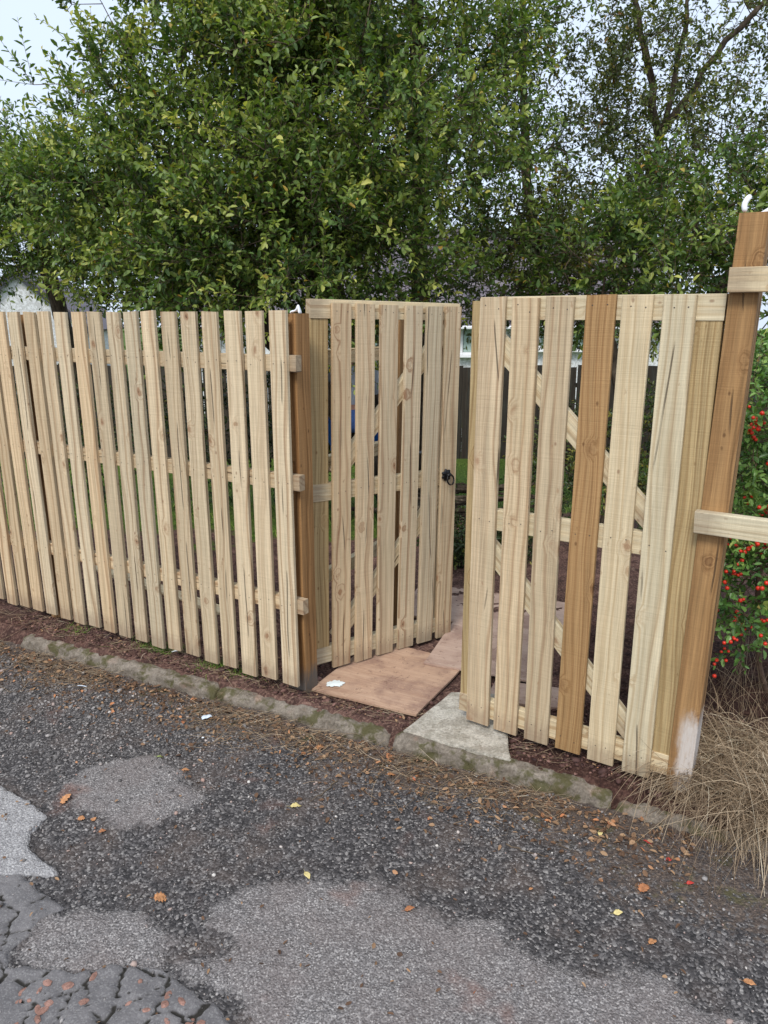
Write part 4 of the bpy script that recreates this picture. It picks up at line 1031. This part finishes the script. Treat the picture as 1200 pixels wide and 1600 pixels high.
def litter(px, py, pts, mat, label, z=RZ + .012, rot=0.0):
    p = unp(px, py, z); return scrap('plastic_scrap', tuple(p), pts, .001, mat, label, (0, 0, rot))
litter(322, 1122, [(-.022, 0, .014), (-.010, .012, .018), (.004, .004, .016), (.018, .014, .012), (.030, .002, .008)], BLUEW, 'crumpled clear plastic scrap in the straw below the fence', rot=.4)
litter(128, 1072, [(-.028, 0, .003), (-.01, .004, .004), (.012, .003, .004), (.028, .0, .003)], BLUEW, 'thin pale blue plastic strip on the road left of the kerb straw', rot=-.2)
litter(273, 1018, [(-.018, 0, .008), (0, .008, .010), (.018, .002, .006)], WHITE, 'small white plastic scrap under the left fence pickets', .01, .3)
litter(317, 1153, [(-.006, 0, .005), (0, .005, .006), (.007, .001, .004)], WHITE, 'tiny white scrap on the gravel above the round patch', rot=.3)

# odd batten left lying behind the fence
p0, p1 = unp(110, 905, .02), unp(330, 985, .02)
bt = board('timber_batten', None, (p0[0], p0[1] + .32, .03), (p1[0], p1[1] + .30, .02), .07, .035, PINE_PALE, 340, (0, .2, -1)); tag(bt, 'pale timber batten lying on the soil behind the left fence', 'timber')

# ------------------------------------------------------------------ heap of cut branches behind the gateway
r = np.random.default_rng(131); hb = unp(722, 800, 0.08)
for i in range(22):
    L = r.uniform(.6, 1.3); a = r.normal(.05, .3); c = np.array((hb[0] + r.uniform(-.6, .45), hb[1] + r.uniform(-.25, .5), -.10 + .38 * r.uniform(0, 1)))
    dv = np.array((math.cos(a), math.sin(a), r.normal(0, .06))); P = c + np.linspace(-.5, .5, 8)[:, None] * dv * L + r.normal(0, .012, (8, 3))
    rad_ = r.uniform(.010, .028)
    V, F = tube_mesh([(P - c, np.linspace(rad_, rad_ * .65, 8))], 8)
    tag(link('cut_branch', np_mesh('cut_branch', V, F, None, True), BARK, None, tuple(c)), 'cut branch in the brushwood heap seen between the two gates', 'branch', 'cut branches in the brushwood heap')

# ------------------------------------------------------------------ dark fence at the end of the garden
gz = -.80
bf = thing('board_fence', 'old dark close boarded fence at the far end of the garden', 'fence', (-9, 13.4, gz), 0)
r = random.Random(3)
bmesh_cache = [board_mesh(.14, .018, 1.72, 500 + k, .004) for k in range(6)]
for m in bmesh_cache: m.materials.append(OLD); m.materials.append(NAIL)
for i in range(118):
    o = bpy.data.objects.new('board', r.choice(bmesh_cache)); COL.objects.link(o); o.parent = bf
    o.location = (i * .148, r.uniform(0, .006), r.uniform(-.03, .03) - .02); o.rotation_euler = (0, r.gauss(0, .006), 0)
for rz in (.35, 1.35): board('rail', bf, (-.1, .03, rz), (17.6, .03, rz), .08, .04, OLD, 520, (0, 1, 0))

# ------------------------------------------------------------------ houses
RENDER = concrete_mat('white_render', srgb(226, 228, 230), 0, .0); 
TRIM = plain('white_upvc', (.80, .81, .82), .4, .03, 8)
GLASS = plain('window_glass', (.04, .05, .06), .06, .2, 2, 0, .6); CURT = plain('net_curtain', srgb(170, 190, 180), .8, .12, 25)
def tile_mat():
    s = NT('roof_tile'); rnd = s.rand(); P = s.pos()
    n = s.noise(P, 6, 4)
    c = s.mix(rnd, srgb(92, 88, 96), srgb(122, 114, 118)); c = s.mix(s.step(.5, .75, n), c, srgb(88, 78, 74))
    return s.done(s.pbr(c, .8, s.bump(s.noise(P, 60, 3), .4, .01), .3))
TILE = tile_mat(); SLATE = plain('dark_barge', srgb(58, 60, 66), .6, .1, 10)
def boxobj(name, parent, c, s_, mat, rot=None, bev=0.0):
    bm = bmesh.new(); box_bm(bm, 0, 0, 0, *s_, bev=bev); return link(name, bm_mesh(name, bm), mat, parent, c, rot)
def tiles(parent, x0, x1, p_eave, p_ridge, tw, th, limit=None):
    """courses of overlapping tiles on a slope: each tile an object sharing one mesh"""
    (ye, ze), (yr, zr) = p_eave, p_ridge; L = math.hypot(yr - ye, zr - ze); ang = math.atan2(zr - ze, yr - ye)
    bm = bmesh.new(); N = 6
    for sgn in (0,):
        top = []; 
        for k in range(N + 1):
            xx = (k / N - .5) * tw * .985; zz = .022 * math.cos(k / N * 2 * math.pi)
            top.append([bm.verts.new((xx, 0, zz + .030)), bm.verts.new((xx, th * 1.12, zz)), bm.verts.new((xx, 0, zz + .004))])
        for k in range(N):
            bm.faces.new((top[k][0], top[k + 1][0], top[k + 1][1], top[k][1])); bm.faces.new((top[k][2], top[k + 1][2], top[k + 1][0], top[k][0]))
    me = bm_mesh('tile', bm, False); me.materials.append(TILE)
    rows = int(L / th); cols = int((x1 - x0) / tw)
    return me, rows, cols, ang, L
def roof(parent, x0, x1, pe, pr, tw, th, n_sep=300, vis=lambda x, d: True):
    me, rows, cols, ang, L = tiles(parent, x0, x1, pe, pr, tw, th)
    base = []; k = 0
    co = np.array([v.co[:] for v in me.vertices]); fc = [list(p.vertices) for p in me.polygons]
    cells = [(i, j) for j in range(rows) for i in range(cols)]
    cells.sort(key=lambda c: 0 if vis(x0 + (c[0] + .5) * tw, c[1] * th) else 1)
    R_ = Matrix.Rotation(ang, 4, 'X')
    VV, FF = [], []
    for (i, j) in cells:
        x = x0 + (i + .5) * tw; d = j * th
        loc = Vector((x, pe[0] + d * math.cos(ang), pe[1] + d * math.sin(ang) + .02))
        if k < n_sep:
            o = bpy.data.objects.new('roof_tile', me); COL.objects.link(o); o.parent = parent; o.location = loc; o.rotation_euler = (ang, 0, 0); k += 1
        else:
            c3 = np.array(R_.to_3x3()); w = co @ c3.T + np.array(loc); FF += [[a + len(VV) * len(co) for a in f] for f in fc]; VV.append(w)
    if VV:
        m2 = bpy.data.meshes.new('roof_tiles'); m2.from_pydata(np.concatenate(VV).tolist(), [], FF)
        tag(link('roof_tiles', m2, TILE, parent), kind='stuff')
def window(parent, cx, y, cz, w, h, mull=1, curtain=True):
    f = boxobj('window', parent, (cx, y - .02, cz), (w - .12, .05, h - .12), GLASS)
    for sx in (-1, 1): boxobj('frame', f, (sx * (w / 2 - .035), -.03, 0), (.075, .08, h), TRIM, None, .008)
    for sz in (-1, 1): boxobj('frame', f, (0, -.03, sz * (h / 2 - .035)), (w - .15, .075, .075), TRIM, None, .008)
    for m in range(mull): boxobj('mullion', f, ((m + 1) * w / (mull + 1) - w / 2, -.028, 0), (.06, .07, h - .15), TRIM)
    boxobj('sill', f, (0, -.09, -h / 2 - .035), (w + .12, .20, .06), TRIM, None, .01)
    if curtain:
        xs = np.linspace(-w / 2 + .09, w / 2 - .09, 60); V = []; 
        for x in xs: V += [(x, -.030 - .004 * math.sin(x * 60), -h / 2 + .08), (x, -.030 - .004 * math.sin(x * 60), h / 2 - .08)]
        F = [(2 * i, 2 * i + 2, 2 * i + 3, 2 * i + 1) for i in range(len(xs) - 1)]
        me = bpy.data.meshes.new('curtain'); me.from_pydata(V, [], F); link('curtain', me, CURT, f)
    return f
HY = 20.0
hx0 = unp_y(300, 520, HY)[0]; hx1 = unp_y(1040, 520, HY)[0]
hs = thing('house', 'white rendered bungalow with grey tiled roof behind the trees', 'house', ((hx0 + hx1) / 2, HY, gz), 0)
W = hx1 - hx0; ze = H - gz - .02
boxobj('wall', hs, (0, 3.6, ze / 2), (W, 7.2, ze), RENDER)
# gable triangles at both ends
zr = ze + 2.5
bm = bmesh.new()
for sx in (-1, 1):
    a = [bm.verts.new((sx * W / 2, 0, ze)), bm.verts.new((sx * W / 2, 7.2, ze)), bm.verts.new((sx * W / 2, 3.6, zr))]; b = [bm.verts.new((v.co.x - sx * .2, v.co.y, v.co.z)) for v in a]
    bm.faces.new(a); bm.faces.new(b)
    for k in range(3): bm.faces.new((a[k], a[(k + 1) % 3], b[(k + 1) % 3], b[k]))
bmesh.ops.recalc_face_normals(bm, faces=bm.faces[:]); link('gable_wall', bm_mesh('gable_wall', bm), RENDER, hs)
bm = bmesh.new()
q = [bm.verts.new(p) for p in ((-W / 2 - .2, -.35, ze - .26), (W / 2 + .2, -.35, ze - .26), (W / 2 + .2, 3.6, zr - .02), (-W / 2 - .2, 3.6, zr - .02), (-W / 2 - .2, 7.55, ze - .26), (W / 2 + .2, 7.55, ze - .26))]
bm.faces.new((q[0], q[1], q[2], q[3])); bm.faces.new((q[3], q[2], q[5], q[4])); link('roof_deck', bm_mesh('roof_deck', bm), SLATE, hs)
hc = np.array(hs.location)
def in_view(x, d): return -1.5 < x + hc[0] < 6 and d < 3.2
roof(hs, -W / 2 - .2, W / 2 + .2, (-.36, ze - .235), (3.6, zr), .30, .31, 300, in_view)
boxobj('ridge_tile', hs, (0, 3.6, zr + .05), (W + .4, .22, .12), TILE, None, .03)
boxobj('gutter', hs, (0, -.42, ze - .24), (W + .4, .11, .09), TRIM, None, .02)
wx0 = unp_y(719, 520, HY)[0] - hc[0]
window(hs, wx0 + .62, -.0, unp_y(735, 527, HY)[2] - gz, 1.24, .92)
window(hs, unp_y(890, 520, HY)[0] - hc[0], .0, unp_y(735, 522, HY)[2] - gz, 1.7, .8)
window(hs, unp_y(560, 520, HY)[0] - hc[0], .0, unp_y(735, 527, HY)[2] - gz, 1.24, .92)
boxobj('door', hs, (unp_y(440, 520, HY)[0] - hc[0], -.015, 1.02), (.9, .06, 2.04), TRIM, None, .01)

# gable-fronted house far left
GY = 24.0; ga = unp_y(24, 424, GY); ge = unp_y(92, 502, GY)
g2 = thing('house', 'white gable end of a house with grey roof at the far left', 'house', (ga[0], GY, gz), math.radians(12))
hw = 1.9; rise = ga[2] - ge[2] + .15; zr2 = ga[2] - gz; ze2 = zr2 - rise
bm = bmesh.new()
P = [(-hw, 0, 0), (hw, 0, 0), (hw, 0, ze2), (0, 0, zr2), (-hw, 0, ze2)]
a = [bm.verts.new(p) for p in P]; b = [bm.verts.new((p[0], 8, p[2])) for p in P]
bm.faces.new(a); bm.faces.new(b[::-1])
for k in range(5): bm.faces.new((a[k], b[k], b[(k + 1) % 5], a[(k + 1) % 5]))
bmesh.ops.recalc_face_normals(bm, faces=bm.faces[:]); link('wall', bm_mesh('wall', bm), RENDER, g2)
sl2 = math.hypot(hw + .25, rise * (hw + .25) / hw); an2 = math.atan2(rise, hw)
for sx in (-1, 1):
    boxobj('roof', g2, (sx * (hw + .25) / 2, 4.0, zr2 + .07 - rise * (hw + .25) / hw / 2), (sl2 + .05, 8.3, .10), TILE, (0, sx * an2, 0))
    boxobj('bargeboard', g2, (sx * (hw + .25) / 2, -.17, zr2 - .04 - rise * (hw + .25) / hw / 2), (sl2, .04, .18), SLATE, (0, sx * an2, 0))

# ------------------------------------------------------------------ wheelbarrow, person, white crate in the garden
BLUE = plain('blue_tray', srgb(30, 104, 186), .45, .12, 8); STEEL = plain('grey_tube', (.25, .26, .27), .4, .1, 20, .7)
wb = thing('wheelbarrow', 'blue wheelbarrow behind the open gate beside a person', 'wheelbarrow', (-.25, 7.2, float(soil_z(-.25, 7.2))), math.radians(8))
bm = bmesh.new()
top = [(-.46, -.32), (.46, -.30), (.46, .30), (-.46, .32)]; bot = [(-.22, -.20), (.26, -.18), (.26, .18), (-.22, .20)]
zt = (.98, .88, .88, .98); o1 = [bm.verts.new((x, y, z)) for (x, y), z in zip(top, zt)]; o2 = [bm.verts.new((x, y, .60)) for x, y in bot]
for k in range(4): bm.faces.new((o1[k], o1[(k + 1) % 4], o2[(k + 1) % 4], o2[k]))
bm.faces.new(o2[::-1])
tray = link('tray', bm_mesh('tray', bm), BLUE, wb); m = tray.modifiers.new('b', 'BEVEL'); m.width = .05; m.segments = 4; m = tray.modifiers.new('s', 'SOLIDIFY'); m.thickness = .012
for sy in (-1, 1):
    V, F = tube_mesh([(np.array([(-.62, sy * .05, .22), (-.25, sy * .17, .56), (.3, sy * .20, .58), (.85, sy * .27, .66)]), .017)], 8); link('handle', np_mesh('handle', V, F, None, True), STEEL, wb)
    V, F = tube_mesh([(np.array([(.1, sy * .2, .57), (.22, sy * .22, .02), (.40, sy * .22, .02), (.36, sy * .2, .58)]), .015)], 8); link('leg', np_mesh('leg', V, F, None, True), STEEL, wb)
ang = np.linspace(0, 2 * math.pi, 29); V, F = tube_mesh([(np.stack([.155 * np.cos(ang), 0 * ang, .155 * np.sin(ang)], -1), .045)], 10)
wh = link('wheel', np_mesh('wheel', V, F, None, True), plain('rubber', (.02, .02, .02), .8), wb, (-.62, 0, .20))
V, F = tube_mesh([(np.array([(0, -.05, 0), (0, .05, 0)]), .11)], 20); link('rim', np_mesh('rim', V, F), STEEL, wh)

SKIN = plain('skin', srgb(196, 146, 122), .55, .08, 12); GREY = plain('grey_jersey', srgb(186, 192, 202), .85, .1, 30, 0, .2, .2)
DENIM = plain('blue_denim', srgb(84, 116, 180), .85, .15, 60, 0, .2, .3); HAIR = plain('dark_hair', srgb(58, 46, 44), .7, .3, 60); BOOT = plain('dark_boot', (.03, .028, .026), .6)
def skin_obj(name, verts, edges, radii, root, mat, parent, sub=2):
    me = bpy.data.meshes.new(name); me.from_pydata(verts, edges, []); o = link(name, me, mat, parent)
    md = o.modifiers.new('skin', 'SKIN'); md.use_smooth_shade = True
    for i, rr_ in enumerate(radii): me.skin_vertices[0].data[i].radius = rr_ if isinstance(rr_, tuple) else (rr_, rr_)
    for i in range(len(verts)): me.skin_vertices[0].data[i].use_root = (i == root)
    o.modifiers.new('sub', 'SUBSURF').levels = sub; o.modifiers['sub'].render_levels = sub
    return o
pz = float(soil_z(-.28, 6.55))
pe = thing('person', 'person in grey top and blue jeans bending over the wheelbarrow behind the gate', 'person', (-.285, 6.55, pz), math.radians(4))
# back to the viewer, stooping forward (+Y), arms reaching down to the barrow
bv = [(0, .02, 1.00), (0, .05, 1.14), (0, .12, 1.30), (0, .20, 1.44), (0, .255, 1.50), (0, .30, 1.535), (0, .335, 1.575),
      (-.17, .20, 1.43), (-.23, .30, 1.20), (-.19, .46, 1.02), (-.175, .52, .98), (.17, .20, 1.43), (.23, .30, 1.20), (.19, .46, 1.02), (.175, .52, .98),
      (-.10, .01, .93), (-.12, .04, .53), (-.12, -.02, .10), (-.13, .10, .045), (.10, .01, .93), (.12, .06, .53), (.12, .02, .10), (.13, .14, .045)]
be = [(0, 1), (1, 2), (2, 3), (3, 4), (4, 5), (5, 6), (3, 7), (7, 8), (8, 9), (9, 10), (3, 11), (11, 12), (12, 13), (13, 14), (0, 15), (15, 16), (16, 17), (17, 18), (0, 19), (19, 20), (20, 21), (21, 22)]
br = [(.135, .10), (.125, .09), (.145, .10), (.12, .085), .055, .075, .085, .06, .045, .032, .026, .06, .045, .032, .026, .085, .055, .04, .035, .085, .055, .04, .035]
body = skin_obj('body', bv, be, br, 0, SKIN, pe)
# fingers
for sx in (-1, 1):
    for k in range(4):
        x0 = sx * .175 + (k - 1.5) * .019; V, F = tube_mesh([(np.array([(x0, .53, .965), (x0, .565, .945), (x0, .58, .915), (x0, .572, .885)]), np.array((.0095, .009, .0085, .007)))], 8); link('finger', np_mesh('finger', V, F, None, True), SKIN, body)
    V, F = tube_mesh([(np.array([(sx * .175 - sx * .025, .52, .965), (sx * .175 - sx * .048, .55, .945), (sx * .175 - sx * .045, .575, .925)]), np.array((.011, .010, .008)))], 8); link('thumb', np_mesh('thumb', V, F, None, True), SKIN, body)
skin_obj('jersey', [bv[i] for i in (0, 1, 2, 3, 7, 8, 9, 11, 12, 13)], [(0, 1), (1, 2), (2, 3), (3, 4), (4, 5), (5, 6), (3, 7), (7, 8), (8, 9)], [(.152, .118), (.145, .108), (.162, .118), (.13, .095), .075, .06, .046, .075, .06, .046], 0, GREY, pe)
skin_obj('jeans', [(0, .02, .97)] + [bv[i] for i in (15, 16, 17, 19, 20, 21)], [(0, 1), (1, 2), (2, 3), (0, 4), (4, 5), (5, 6)], [(.15, .125), .10, .075, .062, .10, .075, .062], 0, DENIM, pe)
skin_obj('hair', [(0, .285, 1.55), (0, .32, 1.60), (0, .36, 1.63)], [(0, 1), (1, 2)], [.075, .095, .075], 0, HAIR, pe)
for sx, yy in ((-1, 0), (1, .04)):
    skin_obj('boot', [(sx * .12, -.02 + yy, .10), (sx * .122, -.02 + yy, .045), (sx * .13, .12 + yy, .04)], [(0, 1), (1, 2)], [.058, .055, .045], 1, BOOT, pe)
# face: nose, ears and eyes, turned down and away
EYE = plain('eye', (.03, .02, .02), .3)
for sx in (-1, 1):
    bm = bmesh.new(); bmesh.ops.create_uvsphere(bm, u_segments=10, v_segments=8, radius=.011); link('eye', bm_mesh('eye', bm, True), EYE, body, (sx * .032, .398, 1.545))
    bm = bmesh.new(); bmesh.ops.create_uvsphere(bm, u_segments=10, v_segments=8, radius=.028); bmesh.ops.scale(bm, vec=(.35, .7, 1.1), verts=bm.verts[:]); link('ear', bm_mesh('ear', bm, True), SKIN, body, (sx * .083, .325, 1.545))
bm = bmesh.new(); bmesh.ops.create_cone(bm, segments=8, radius1=.018, radius2=.005, depth=.05); link('nose', bm_mesh('nose', bm, True), SKIN, body, (0, .41, 1.515), (math.radians(-60), 0, 0))

cr = thing('slatted_crate', 'small white slatted plastic crate by the dark fence, seen between the gates', 'crate', (*unp(726, 690, -.62)[:2], float(soil_z(*unp(726, 690, -.62)[:2]))), .3)
for k in range(5):
    for (cx, cy, sx, sy) in ((0, -.2, .5, .02), (0, .2, .5, .02), (-.24, 0, .02, .38), (.24, 0, .02, .38)):
        boxobj('slat', cr, (cx, cy, .05 + .085 * k), (sx, sy, .05), WHITE)
for sx in (-1, 1):
    for sy in (-1, 1): boxobj('corner_post', cr, (sx * .225, sy * .185, .22), (.025, .025, .44), WHITE)
